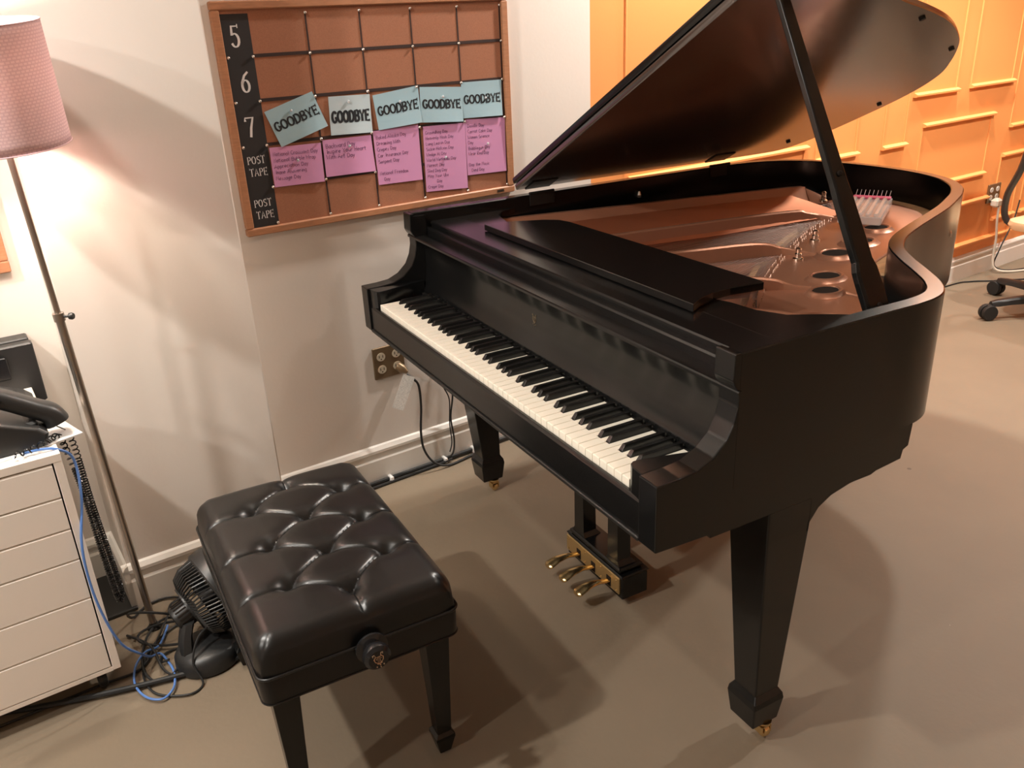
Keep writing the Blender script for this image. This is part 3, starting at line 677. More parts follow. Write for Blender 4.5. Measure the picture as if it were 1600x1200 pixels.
PK = [([(-.197, 1.180), (-.040, 1.177), (-.044, 1.065), (-.198, 1.068)], .0146, 'pink note listing National Croissant Day, in the first column', ['National Croissant Day', 'National Bubble Wrap', 'Appreciation Day', 'Inane Answering', 'Message Day']),
      ([(-.034, 1.183), (.124, 1.182), (.127, 1.074), (-.036, 1.076)], .0150, 'pink note listing Backward Day, in the second column', ['Backward Day', 'Inspire Your Heart', 'With Art Day']),
      ([(.132, 1.192), (.290, 1.196), (.288, 1.026), (.134, 1.029)], .0143, 'pink note listing Baked Alaska Day, in the third column', ['Baked Alaska Day', 'Dreaming With', 'Crepes Day', 'Car Insurance Day', 'Serpent Day', '', 'National Freedom', '   Day']),
      ([(.306, 1.188), (.462, 1.185), (.456, .976), (.300, .984)], .0143, 'long pink note listing Groundhog Day, in the fourth column', ['Groundhog Day', 'Heavenly Hash Day', 'Lung Leavin Day', 'Sickie Hickson Day', 'Wedge Hi Day', 'World Wetlands Day', 'Marmot Day', 'Sled Dog Day', 'Play Your Uke', '        Day', 'Crepe Day']),
      ([(.463, 1.194), (.6185, 1.188), (.614, 1.012), (.460, 1.016)], .0143, 'pink note listing Doodle Day, in the fifth column', ['Doodle Day', 'Carrot Cake Day', 'Women Science', 'Day', 'Bubblegum Day', 'Wear Red Day', '', 'Day the Music', '  Died Day'])]
for cr, off, lab, lines in PK:
    o, T, wd, hd = note(cr, off, 'pink', lab, 'pink notes under the goodbye cards', lift=.004)
    m = MB(); n = len(lines); H = min(.0125, (hd-.02)/n*.60)
    for k, ln in enumerate(lines):
        base = (.012 + (k+.75)*(hd-.018)/max(n, 5.5))/hd
        def TT(u, v, base=base, T=T, wd=wd, hd=hd): return T(.045+u/wd, base - v/hd + .0)
        probe = text(MB(), ln, TT, H, 1, .07, center=False)
        text(m, ln, TT, H, min(1.0, wd*.90/max(probe, 1e-3)), .050, jit=.06, center=False)
    m.build('handwriting', 'inkp', o, fixn=False)
# push pins
def pin(s, h, off, label, mt='pin', group='silver push pins on the cork board'):
    p = W(s, off, h)
    o = MB().lathe([(.0012, -.004), (.0012, 0), (.0042, .0005), (.0046, .002), (.0034, .0042), (.0012, .0052)], p, tuple(WN), 10).build('push_pin', mt, smooth=True)
    return tag(o, label, 'push pin', group)
cn = ['first', 'second', 'third', 'fourth', 'fifth']; rn = ['under row 5', 'under row 6', 'under row 7', 'under the upper POST TAPE row']
for i, s in enumerate(VS):
    pin(s, 1.531, .0138, 'silver pin at the top end of the %s upright ribbon' % cn[i])
    pin(s, .966, .0138, 'silver pin at the bottom end of the %s upright ribbon' % cn[i])
    for j, h in enumerate(HS):
        if j == 3 and i > 1: continue
        pin(s+random.uniform(-.002, .002), h-.002, .0142 if j != 2 else .0165, 'silver pin where the %s upright ribbon crosses the ribbon %s' % (cn[i], rn[j]))
for j, h in enumerate(HS):
    pin(-.203, h-.002, .0142, 'silver pin at the left end of the ribbon %s' % rn[j])
for j, h in enumerate(HS[:3]): pin(-.271, h-.002, .0132, 'silver pin at the left edge of the black label column %s' % rn[j])
pin(-.204, .966, .0132, 'silver pin at the bottom corner of the black label column')
for s, h, off, lab in [(-.118, 1.275, .0170, 'clear pin holding the steeply tilted card'), (.062, 1.285, .0160, 'clear pin holding the palest card'), (.232, 1.27, .0165, 'clear pin in the card above the Baked Alaska note'), (.385, 1.272, .0170, 'clear pin in the card above the Groundhog note'), (.545, 1.255, .0170, 'clear pin in the level blue card'),
                  (-.118, 1.136, .0165, 'clear pin in the National Croissant Day note'), (.050, 1.158, .0165, 'clear pin in the Backward Day note'), (.380, 1.085, .0165, 'clear pin in the Groundhog Day note'), (.545, 1.11, .0165, 'clear pin in the Doodle Day note')]:
    pin(s, h, off, lab, 'clearpin', 'clear push pins through the notes')

# ------------------------------------------------------------------ BENCH
bn = empty('piano_bench', (.064, -.445, 0)); tag(bn, 'black button-tufted leather piano bench with square tapered legs', 'bench')
bx0_, bx1_, by0, by1 = -.250, .374, -.650, -.245
btn = [(x, -.540) for x in (-.105, .060, .215)] + [(x, -.435) for x in (-.185, -.020, .135, .285)] + [(x, -.328) for x in (-.100, .050, .200)]
segs = []
for a in btn:
    for b in btn:
        if a < b and .06 < math.hypot(a[0]-b[0], a[1]-b[1]) < .150 and abs(a[1]-b[1]) > .05: segs.append((a, b))
for x, y in btn[:3]: segs.append(((x, y), (x, by0+.0)))
for x, y in btn[7:]: segs.append(((x, y), (x, by1-.0)))
segs.append((btn[3], (bx0_, -.435))); segs.append((btn[6], (bx1_, -.435)))
def dseg(p, s):
    (x0, y0), (x1, y1) = s; dx, dy = x1-x0, y1-y0; t = max(0, min(1, ((p[0]-x0)*dx+(p[1]-y0)*dy)/(dx*dx+dy*dy))); return math.hypot(p[0]-x0-t*dx, p[1]-y0-t*dy)
def cush(x, y):
    ex = min(x-bx0_, bx1_-x); ey = min(y-by0, by1-y)
    def rnd(e): e = max(0, min(1, e/.042)); return math.sqrt(max(0, 1-(1-e)**2))
    h = .412 + .064*(rnd(ex)*rnd(ey))**.62
    h += .010*min(1, ex/.12)*min(1, ey/.12)
    db = min(math.hypot(x-a, y-b) for a, b in btn); ds = min(dseg((x, y), s) for s in segs)
    edge = min(1, min(ex, ey)/.02)
    h -= edge*(.022*math.exp(-(db/.019)**1.4) + .0060*math.exp(-abs(ds)/.0034) + .0028*math.exp(-(ds/.018)**2))
    return h
nx, ny = 210, 140; vs = []; fs = []
for j in range(ny+1):
    for i in range(nx+1):
        u = i/nx; v = j/ny
        # denser at edges
        u = .5-.5*math.cos(PI*u)*.35 - (.5-u)*.65 if False else u
        x = bx0_+(bx1_-bx0_)*u; y = by0+(by1-by0)*v
        ix = min(x-bx0_, bx1_-x); iy = min(y-by0, by1-y)
        # round the plan corners
        r = .045
        if ix < r and iy < r:
            cx = bx0_+r if x < .06 else bx1_-r; cy = by0+r if y < -.45 else by1-r
            dx, dy = x-cx, y-cy; mx = max(abs(dx), abs(dy)); L = math.hypot(dx, dy)
            if L > 1e-6: k = mx/L; kk = .45 + .55*k; x2, y2 = cx+dx*kk, cy+dy*kk
            else: x2, y2 = x, y
            vs.append(Vector((x2, y2, cush(x, y))))
        else: vs.append(Vector((x, y, cush(x, y))))
for j in range(ny):
    for i in range(nx): a = j*(nx+1)+i; fs.append((a, a+1, a+nx+2, a+nx+1))
# skirt of the cushion down to the welt
per = [i for i in range(nx+1)] + [j*(nx+1)+nx for j in range(1, ny+1)] + [ny*(nx+1)+i for i in range(nx-1, -1, -1)] + [j*(nx+1) for j in range(ny-1, 0, -1)]
n0 = len(vs)
for k in per: vs.append(Vector((vs[k].x, vs[k].y, .400)))
for i in range(len(per)): j = (i+1) % len(per); fs.append((per[i], per[j], n0+j, n0+i))
fs.append(tuple(range(n0, n0+len(per))))
cu = MB().add(vs, fs).build('cushion', 'leather', bn, smooth=True)
for a, b in btn: MB().ball((a, b, cush(a, b)+.001), .0085, 12, (1, 1, .45)).build('tufted_button', 'leather', cu, smooth=True)
def rrect(x0, x1, y0, y1, r, z, n=5):
    out = []
    for cx, cy, a in ((x1-r, y1-r, 0), (x0+r, y1-r, 90), (x0+r, y0+r, 180), (x1-r, y0+r, 270)):
        for k in range(n+1): out.append(Vector((cx+r*math.cos(R(a+90*k/n)), cy+r*math.sin(R(a+90*k/n)), z)))
    return out
rr = [rrect(bx0_+i, bx1_-i, by0+i, by1-i, .022, z) for z, i in ((.3385, .004), (.342, .001), (.395, .000), (.399, .002))]
sk = MB().loft(rr).build('seat_box', 'leather', bn, smooth=True)
w_ = rrect(bx0_-.001, bx1_+.001, by0-.001, by1+.001, .023, .4005, 6); w_.append(w_[0]); MB().tube(w_, .0032, 8).build('welt_piping', 'leather', bn, smooth=True)
w_ = rrect(bx0_+.001, bx1_-.001, by0+.001, by1-.001, .022, .3395, 6); w_.append(w_[0]); MB().tube(w_, .0022, 6).build('lower_piping', 'leather', bn, smooth=True)
leg0 = None
for sx, sy in ((1, 1), (1, -1), (-1, 1), (-1, -1)):
    cx = .062+sx*.262; cy = -.4475+sy*.158
    m = MB(); rr = []
    for z, h, sh in ((.001, .013, 0), (.045, .0225, 0), (.052, .0225, 0), (.060, .0165, 0), (.20, .0215, .002), (.338, .027, .006)):
        X, Y = cx-sx*0, cy-sy*0; X -= sx*0; rr.append([Vector((X+a*h, Y+b*h, z)) for a, b in ((-1, -1), (1, -1), (1, 1), (-1, 1))])
    m.loft(rr).build('leg', 'ebony', bn, bevel=.0015)
for sx in (1, -1):
    xk = bx1_ if sx > 0 else bx0_
    kb = MB().lathe([(.012, 0), (.012, .012), (.028, .013), (.032, .017), (.032, .022), (.023, .026), (.018, .028), (.024, .034), (.0275, .043), (.0265, .052), (.020, .058), (.002, .059)], (xk, -.440, .402), (sx, 0, 0), 28).build('height_knob', 'plasticg', bn, smooth=True)
    if sx > 0: emblem(MB(), lambda y, z: Vector((xk+.0588, -.440+y*.96-z*.12, .402+z*.96+y*.12)), .024).build('emblem', mat('pale_gold', (.52, .36, .24), .35, metal=.8), kb)
# ------------------------------------------------------------------ FLOOR LAMP (leans a little)
L0 = Vector((-.474, -.794, 0)); L1 = Vector((-.446, -.834, 1.255))
lamp = empty('floor_lamp', L0); tag(lamp, 'thin metal floor lamp with a pink woven shade, standing beside the wall pier', 'lamp')
lp = lambda t: L0.lerp(L1, t)
MB().tube([lp(.012), lp(.725)], .0095, 14).build('pole', 'steel', lamp, smooth=True)
MB().tube([lp(.725), lp(1.12)], .0068, 12).build('upper_pole', 'steel', lamp, smooth=True)
MB().tube([lp(.718), lp(.733)], .0125, 14).build('collar', 'steel', lamp, smooth=True)
k0 = lp(.726); kd = Vector((.47, .88, 0)).normalized()
m = MB().lathe([(.003, .008), (.003, .022), (.0075, .024), (.0085, .030), (.0065, .034)], k0, tuple(kd), 12).build('knob', 'plastic', lamp, smooth=True)
MB().lathe([(.019, 0), (.019, .004), (.012, .012), (.010, .02)], L0, n=16).build('foot', 'plastic', lamp, smooth=True)
SB = L1 + Vector((0, 0, .037)); SR0, SR1, SH = .125, .129, .238
TILT = Vector((.085, -.045, 1)).normalized(); TE1 = Vector((1, 0, 0)); TE1 = (TE1-TILT*TE1.dot(TILT)).normalized(); TE2 = TILT.cross(TE1)
def shade_ring(h): r = SR0+(SR1-SR0)*h/SH; return r
n = 96; me = bpy.data.meshes.new('lamp_shade'); vs = []; fs = []; uvs = []
for j in range(13):
    h = SH*j/12
    for k in range(n): a = 2*PI*k/n; r = shade_ring(h); vs.append(TE1*r*math.cos(a) + TE2*r*math.sin(a) + TILT*h)
for j in range(12):
    for k in range(n): fs.append((j*n+k, j*n+(k+1) % n, (j+1)*n+(k+1) % n, (j+1)*n+k))
me.from_pydata([Vector(v)+SB-L0 for v in vs], [], fs)
uvl = me.uv_layers.new(name='UVMap')
for p in me.polygons:
    p.use_smooth = True
    for li, vi in zip(p.loop_indices, p.vertices):
        j, k = divmod(vi, n)
        if k == 0 and any(v % n == n-1 for v in p.vertices): k = n
        uvl.data[li].uv = (k/n*2*PI*.13, SH*j/12)
me.materials.append(M['shade']); sh_ = bpy.data.objects.new('lamp_shade', me); COL.objects.link(sh_); sh_.parent = lamp; ORG['lamp_shade'] = L0
so = sh_.modifiers.new('thick', 'SOLIDIFY'); so.thickness = .0012
for h, r in ((0, SR0), (SH, SR1)):
    c = SB+TILT*h; MB().tube([c+TE1*r*math.cos(2*PI*k/64)+TE2*r*math.sin(2*PI*k/64) for k in range(65)], .0016, 6).build('shade_rim', 'shade', lamp, smooth=True)
m = MB()
for a in (0, 120, 240): m.tube([SB+TILT*.012, SB+TE1*SR0*math.cos(R(a))+TE2*SR0*math.sin(R(a))+TILT*.002], .0015, 6)
m.build('shade_spider', 'steel', lamp)
BC = SB+TILT*.175
MB().lathe([(.006, -.17), (.006, -.075), (.014, -.07), (.014, -.025), (.012, -.02)], BC, tuple(TILT), 12).build('socket', 'plastic', lamp)
MB().lathe([(.012, -.018), (.022, .0), (.027, .018), (.022, .036), (.008, .045)], BC+TILT*.012, tuple(TILT), 16).build('bulb', 'bulb', lamp, smooth=True)
ld = bpy.data.lights.new('floor_lamp_light', 'POINT'); ld.energy = 22; ld.color = (1, .90, .74); ld.shadow_soft_size = .03
lo = bpy.data.objects.new('floor_lamp_light', ld); COL.objects.link(lo); lo.location = BC+TILT*-.035+Vector((.02, 0, 0))

# ------------------------------------------------------------------ DRAWER CABINET, aligned with the wall
cab = empty('drawer_cabinet', W(-1.12, .31, 0)); tag(cab, 'white six-drawer cabinet at the left with a telephone on top', 'cabinet')
cs0, cs1, cf, ck = -1.303, -.943, .549, .075
m = MB()
m.bbox(cs1-.018, cs1, ck, cf, .070, .6648, .0015, W); m.bbox(cs0, cs0+.018, ck, cf, .070, .6648, .0015, W)
m.build('side_panel', 'cab', cab)
MB().bbox(cs0, cs1, ck, cf+.0005, .6452, .666, .0015, W).build('cabinet_top', 'cab', cab)
m = MB(); m.box(cs0+.018, cs1-.018, ck, cf, .070, .081, W); m.box(cs0+.018, cs1-.018, ck, ck+.01, .081, .645, W); m.build('carcass', 'cab', cab)
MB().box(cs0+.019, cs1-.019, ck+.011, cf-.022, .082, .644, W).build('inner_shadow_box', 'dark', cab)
dv = [.643, .560, .479, .398, .290, .186, .083]
for a, b in zip(dv[:-1], dv[1:]):
    m = MB()
    m.prism([(cf-.020, b+.0008), (cf-.0008, b+.0008), (cf, b+.0022), (cf, a-.0045), (cf-.004, a-.0018), (cf-.020, a-.0018)], cs0+.0215, cs1-.0215, lambda o, h, s: W(s, o, h))
    m.build('drawer', 'cab', cab)
for s in (cs1-.045, cs0+.045):
    for o in (cf-.05, ck+.05):
        p = W(s, o, .026); k = MB().lathe([(.018, -.011), (.0245, -.009), (.0255, 0), (.0245, .009), (.018, .011)], p, tuple(WD), 18)
        k.lathe([(.016, 0), (.016, .006), (.006, .008), (.006, .022)], W(s, o, .048), n=12); k.box(s-.014, s+.014, o-.014, o+.016, .046, .0495, W); k.build('caster', 'rubber', cab, smooth=True)

# paper under the telephone
def rot2(s, o, a, cs, co): c, q = math.cos(a), math.sin(a); return cs+s*c-o*q, co+s*q+o*c
def PT(cs, co, a): return lambda x, y, z: W(*rot2(x, y, a, cs, co), z)
tag(MB().box(-.11, .11, -.14, .14, .6663, .6695, PT(-1.025, .37, R(-14))).build('paper_stack', 'paper'), 'white paper stack overhanging the cabinet corner under the telephone', 'paper')

# TELEPHONE: wedge body sloping down toward the piano side, handset along its outer side
ph = empty('telephone', W(-1.06, .38, .670)); tag(ph, 'black desk telephone with handset on the white cabinet', 'telephone')
m = MB(); rr = []
for o, i in ((.215, .010), (.222, .0), (.498, .0), (.505, .010)):
    rr.append([W(s, o, h) for s, h in ((-1.18+i, .6705), (-.958-i, .6705), (-.950-i, .698), (-.965-i, .713), (-1.155+i, .798-i), (-1.178+i, .794-i))])
m.loft(rr).build('body', 'plastic', ph, bevel=.003)
P = crom([W(-.926, .452, .700), W(-.936, .452, .724), W(-.965, .452, .745), W(-1.03, .452, .790), W(-1.09, .452, .818), W(-1.14, .452, .828), W(-1.155, .452, .81)], 5); rings = []
for i, p in enumerate(P):
    t = i/(len(P)-1); wd = .028 + .004*abs(2*t-1)**2; hh = .021 + .007*abs(2*t-1)**3
    d = (P[min(i+1, len(P)-1)]-P[max(i-1, 0)]).normalized(); nn = WN.cross(d).normalized()
    if nn.z < 0: nn = -nn
    k = 1 if 0 < i < len(P)-1 else .6
    rings.append([p + WN*wd*k*math.copysign(abs(math.cos(a))**.6, math.cos(a)) + nn*hh*k*math.copysign(abs(math.sin(a))**.7, math.sin(a)) for a in [2*PI*q/20 for q in range(20)]])
hs = MB().loft(rings).build('handset', 'plastic', ph, smooth=True)
pp = MB(); dd = (P[12]-P[22]).normalized(); nn = WN.cross(dd).normalized()
pp.loft([[P[17]+WN*e + dd*.040*math.cos(a)+nn*.0065*math.sin(a) for a in [2*PI*q/20 for q in range(20)]] for e in (.0282, .0305)]).build('oval_inlay', 'plasticg', hs)
for s0_ in (-1.13, -.985):
    z = .795 if s0_ < -1.1 else .722
    MB().bbox(s0_-.018, s0_+.018, .422, .482, max(.672, z-.055), z+.002, .005, W).build('handset_cradle', 'plastic', ph)
for i in range(3):
    for j in range(5):
        so_ = -1.10+j*.026; zz_ = .799-(so_+1.155)*.42
        MB().bbox(so_, so_+.014, .27+i*.036, .292+i*.036, zz_-.006, zz_+.001, .002, W).build('keypad_button', 'rubber', ph)
def coil(m, path, r0, turns, r):
    P = crom(path, 30); L = [0]
    for a, b in zip(P[:-1], P[1:]): L.append(L[-1]+(b-a).length)
    out = []; N = turns*9; j = 0; nrm = None
    for i in range(N+1):
        l = L[-1]*i/N
        while j < len(L)-2 and L[j+1] < l: j += 1
        f = (l-L[j])/max(1e-9, L[j+1]-L[j]); p = P[j].lerp(P[j+1], f); t = (P[j+1]-P[j]).normalized()
        if nrm is None: nrm = t.orthogonal().normalized()
        nrm = (nrm-t*nrm.dot(t)).normalized(); bn_ = t.cross(nrm); a = 2*PI*turns*i/N
        out.append(p + (nrm*math.cos(a)+bn_*math.sin(a))*r0)
    return m.tube(out, r, 5)
cc = MB()
cc.tube(crom([W(-.930, .455, .690), W(-.922, .452, .682), W(-.914, .435, .668), W(-.910, .42, .655)], 6), .0016, 6)
coil(cc, [W(-.910, .42, .655), W(-.905, .418, .62), W(-.903, .414, .58)], .0065, 6, .0016)
coil(cc, [W(-.903, .414, .58), W(-.900, .410, .45), W(-.893, .405, .30), W(-.888, .400, .19), W(-.892, .40, .162), W(-.899, .40, .160), W(-.903, .404, .20), W(-.908, .41, .32), W(-.912, .416, .47), W(-.918, .43, .57)], .0058, 120, .0019)
coil(cc, [W(-.918, .43, .57), W(-.925, .445, .63), W(-.935, .47, .672), W(-.965, .508, .680), W(-1.00, .528, .680), W(-1.03, .532, .680)], .0065, 14, .0018)
tag(cc.build('coiled_cord', 'plasticg', smooth=True), 'black coiled telephone cord hanging in a loop beside the cabinet', 'cord')
# blue network cable and dark cable coils on the floor
bc = crom([W(-1.01, .520, .6735), W(-.975, .525, .6745), W(-.944, .525, .664), W(-.918, .50, .62), W(-.925, .53, .54), (W(-.952, .562, .44)), W(-.958, .570, .34), W(-.95, .575, .24), W(-.93, .572, .15), W(-.895, .54, .08), W(-.87, .50, .03), W(-.845, .475, .010), W(-.836, .52, .010), W(-.834, .57, .010), W(-.848, .625, .010), W(-.880, .650, .010), W(-.912, .62, .010), W(-.925, .56, .012), W(-.910, .495, .014), W(-.878, .455, .016), W(-.845, .45, .014), W(-.825, .42, .010), W(-.80, .37, .010)], 8)
tag(MB().tube(bc, .0030, 7).build('network_cable', 'blue_cable', smooth=True), 'blue network cable running from the telephone down to a loop on the floor', 'cable')
m = MB()
def loop(c, rx, ry, ang, n=26, z=.006, lift=None):
    pts = []
    for k in range(n+1):
        a = 2*PI*k/n; x, y = rx*math.cos(a), ry*math.sin(a); c_, s_ = math.cos(ang), math.sin(ang)
        s, o = c[0]+x*c_-y*s_, c[1]+x*s_+y*c_; pts.append(W(s, o, z + (lift(a) if lift else 0)))
    return pts
m.tube(loop((-.80, .33), .085, .10, .2, lift=lambda a: .10*max(0, math.sin(a-.4))), .0035, 6)
m.tube(loop((-.83, .46), .055, .13, .3, z=.010), .0035, 6)
m.tube(loop((-.79, .42), .10, .05, .5, z=.014), .0035, 6)
m.tube(crom([W(-1.25, .50, .006), W(-1.0, .50, .006), W(-.90, .50, .006), W(-.84, .42, .012), W(-.79, .34, .02), W(-.76, .28, .014), W(-.66, .26, .006), W(-.4, .28, .006)], 8), .0035, 6)
m.tube(crom([W(-.90, .34, .006), W(-.86, .44, .018), W(-.85, .56, .012), W(-.80, .60, .006), W(-.76, .55, .006), W(-.77, .43, .006)], 8), .0035, 6)
tag(m.build('cable_coil', 'rubber', smooth=True), 'tangle of dark cables on the floor around the lamp foot', 'cable')
m = MB()
m.tube(crom([W(-1.30, .42, .012), W(-1.12, .50, .012), W(-.95, .56, .012), W(-.80, .60, .012), W(-.70, .62, .012), W(-.62, .60, .012)], 8), .007, 8)
tag(m.build('thick_cable', 'rubber', smooth=True), 'thick black cable running from under the cabinet towards the fan', 'cable')
tag(MB().bbox(-.938, -.848, .004, .235, .001, .012, .002, W).build('floor_plate', 'plastic'), 'dark flat plate on the floor between cabinet and pier', 'plate')
# black wall box and framed cork piece above the cabinet
bxo = empty('wall_box', W(-1.05, 0, .62)); tag(bxo, 'black box mounted low on the wall behind the telephone', 'box')
MB().bbox(-1.20, -.918, .001, .050, .640, .788, .003, W).build('housing', 'plastic', bxo)
MB().bbox(-1.205, -.914, .050, .085, .622, .784, .004, W).build('cover', 'plastic', bxo)
MB().bbox(-1.16, -.98, .0852, .092, .70, .76, .003, W).build('recess_panel', 'plasticg', bxo)
pf = empty('picture_frame', W(-1.1, 0, .96)); tag(pf, 'orange-toned wooden frame corner on the bright wall behind the lamp', 'picture frame')
m = MB()
for a, b, c, d in ((-1.5, -.911, .954, .984), (-1.5, -.911, 1.38, 1.41), (-1.5, -1.47, .984, 1.38), (-.941, -.911, .984, 1.38)): m.bbox(a, b, .001, .020, c, d, .003, W)
m.build('frame', 'frame', pf); MB().box(-1.472, -.939, .001, .010, .982, 1.382, W).build('cork_panel', 'cork', pf)

# ------------------------------------------------------------------ FAN
fn = empty('desk_fan', (-.275, -.69, 0)); tag(fn, 'black table fan on the floor between the lamp and the bench', 'fan')
A0 = Vector((-.313, -.714, .126)); AX = Vector((-.02, .112, .038)).normalized(); U = Vector((1, 0, 0)); U = (U-AX*U.dot(AX)).normalized(); V = AX.cross(U)
MB().lathe([(.020, -.035), (.031, -.032), (.034, -.024), (.034, .012), (.028, .018)], A0, tuple(AX), 28).build('motor_housing', 'plastic', fn, smooth=True)
m = MB()
for k in range(20):
    a = 2*PI*k/20; d = U*math.cos(a)+V*math.sin(a); tt = (-U*math.sin(a)+V*math.cos(a)); c = A0+AX*-.008+d*.0345
    m.add([c+AX*sx*.015+tt*sy*.0018+d*sz*.0012 for sx in (-1, 1) for sy in (-1, 1) for sz in (0, 1)], [(0, 1, 3, 2), (4, 6, 7, 5), (0, 4, 5, 1), (2, 3, 7, 6), (0, 2, 6, 4), (1, 5, 7, 3)])
m.build('motor_vents', 'dark', fn)
m = MB()
for k in range(60):
    a = 2*PI*k/60; d = U*math.cos(a)+V*math.sin(a); d2 = U*math.cos(a+.16)+V*math.sin(a+.16); d3 = U*math.cos(a+.25)+V*math.sin(a+.25)
    m.tube([A0+AX*.012+d*.030, A0+AX*.014+d*.060, A0+AX*.022+d2*.085, A0+AX*.045+d2*.099, A0+AX*.085+d3*.104], .0022, 5)
m.build('rear_grille', 'plastic', fn)
MB().lathe([(.108, .080), (.112, .084), (.114, .118), (.110, .125), (.106, .125), (.104, .084)], A0, tuple(AX), 48).build('outer_ring', 'plastic', fn, smooth=True)
MB().lathe([(.058, .0095), (.064, .0095), (.064, .0165), (.058, .0165)], A0, tuple(AX), 36).build('grille_ring', 'plastic', fn)
m = MB()
for k in range(40):
    a = 2*PI*k/40; d = U*math.cos(a)+V*math.sin(a); d2 = U*math.cos(a+.3)+V*math.sin(a+.3); m.tube([A0+AX*.130+d*.02, A0+AX*.128+d2*.07, A0+AX*.118+d2*.106], .0016, 4)
m.build('front_grille', 'plastic', fn)
m = MB()
for k in range(3):
    a = 2*PI*k/3; rings = []
    for q in range(7):
        r = .02+.07*q/6; w_ = .3+.5*math.sin(PI*(q+1)/8); rings.append([A0+AX*(.06+.016*e)+(U*math.cos(a+e*w_)+V*math.sin(a+e*w_))*r+AX*h for e, h in ((-1, 0), (0, 0), (1, 0), (1, .0015), (0, .0015), (-1, .0015))])
    m.loft(rings)
m.lathe([(.022, .045), (.022, .085), (.004, .092)], A0, tuple(AX), 20); m.build('fan_blade', 'plasticg', fn)
m = MB(); rr = []
for z, r, dx in ((.001, .074, 0), (.006, .078, 0), (.032, .077, 0), (.046, .070, 0), (.054, .056, 0), (.057, .02, 0)):
    rr.append([Vector((-.262+r*math.cos(2*PI*k/32), -.688+r*1.05*math.sin(2*PI*k/32), z)) for k in range(32)])
m.loft(rr).build('base', 'plastic', fn, smooth=True)
rr = []
for p, w_, t_ in ((Vector((-.265, -.735, .030)), .036, .018), (Vector((-.270, -.735, .060)), .032, .016), (Vector((-.278, -.728, .090)), .027, .014), (Vector((-.288, -.716, .118)), .022, .014)):
    rr.append([p+Vector((a*w_, b*t_, 0)) for a, b in ((-1, -.6), (-.6, -1), (.6, -1), (1, -.6), (1, .6), (.6, 1), (-.6, 1), (-1, .6))])
MB().loft(rr).build('neck', 'plastic', fn, smooth=True)
MB().tube(crom([(-.29, -.78, .02), (-.31, -.80, .006), (-.34, -.78, .006), (-.345, -.70, .006), (-.28, -.64, .10), (-.235, -.70, .10), (-.205, -.73, .05), (-.17, -.72, .006), (-.15, -.76, .006), (-.20, -.83, .006), (-.30, -.845, .006), (-.40, -.80, .006), (-.47, -.70, .006), (-.55, -.62, .006)], 8), .0028, 6).build('power_cord', 'rubber', fn, smooth=True)

# ------------------------------------------------------------------ OUTLETS
def outlet(s, h, w_, hh, off, plate_m, face_m, label, cols, group=None):
    t = empty('wall_outlet', W(s+w_/2, 0, h)); tag(t, label, 'outlet', group)
    MB().bbox(s, s+w_, .0005, off, h, h+hh, .002, W).build('cover_plate', plate_m, t)
    for c in range(cols):
        for r in range(2):
            cs = s + w_*(c+.5)/cols; ch = h + hh*(.30+.40*r)
            f = MB().loft([[W(cs+.0165*math.cos(a)*(1 if abs(math.cos(a)) < .8 else .95), off+e, ch+.0145*math.sin(a)) for a in [2*PI*k/20 for k in range(20)]] for e in (0, .002)]).build('socket', face_m, t)
            sl = MB(); e = off+.0022
            sl.box(cs-.0075, cs-.005, e-.001, e, ch-.003, ch+.006, W); sl.box(cs+.005, cs+.0075, e-.001, e, ch-.003, ch+.006, W); sl.box(cs-.002, cs+.002, e-.001, e, ch-.010, ch-.006, W); sl.build('slots', 'dark', f)
    return t
outlet(.050, .382, .115, .113, .007, 'outletbr', 'outletface', 'brown double wall outlet under the bass end of the keyboard', 2)
outlet(3.865, .408, .125, .105, .009, 'outletbr', 'white', 'silver wall outlet on the orange wall with a cream plug', 2)
# plug and cord with a printed tag under the keyboard
pc = empty('power_cord', W(.17, .03, .05)); tag(pc, 'brown power cord with a printed paper tag plugged in below the keyboard', 'cord')
MB().lathe([(.016, 0), (.016, .018), (.011, .028), (.005, .04)], W(.138, .009, .413), tuple(WN*.8+WD*.5+Vector((0, 0, -.5))), 14).build('plug', 'outletbr', pc, smooth=True)
MB().tube(crom([W(.152, .040, .388), W(.168, .055, .372), W(.186, .055, .34), W(.190, .05, .26), (W(.180, .05, .16)), W(.185, .055, .09), W(.215, .065, .035), W(.27, .07, .008), W(.36, .06, .008), W(.46, .05, .015), W(.50, .04, .03)], 8), .0042, 8).build('cable', 'rubber', pc, smooth=True)
tg = MB().add([W(.130, .055, .385), W(.158, .060, .370), W(.112, .066, .285), W(.082, .062, .302)], [(0, 1, 2, 3)]); tg.add([W(.130, .0556, .385), W(.158, .0606, .370), W(.112, .0666, .285), W(.082, .0626, .302)], [(0, 3, 2, 1)])
tg = MB().loft([[W(.132, o, .400), W(.172, o+.002, .378), W(.112, o+.01, .272), W(.074, o+.008, .297)] for o in (.057, .0578)]).build('printed_tag', 'tag', pc)
m = MB()
m.tube(crom([W(.30, .02, .46), W(.292, .022, .36), W(.298, .022, .30), W(.318, .024, .24), W(.312, .024, .15), W(.315, .024, .07), W(.300, .03, .035)], 8), .0024, 6)
tag(m.build('thin_cord', 'rubber', smooth=True), 'thinner of the two cords hanging behind the keyboard', 'cord')
tag(MB().tube(crom([W(.335, .02, .46), W(.332, .028, .34), W(.330, .028, .25), W(.315, .030, .17), W(.322, .030, .08), W(.305, .04, .030), W(.27, .03, .014)], 8), .0034, 7).build('hanging_cord', 'rubber', smooth=True), 'thicker black cord hanging behind the keyboard and joining the wall cable', 'cord')
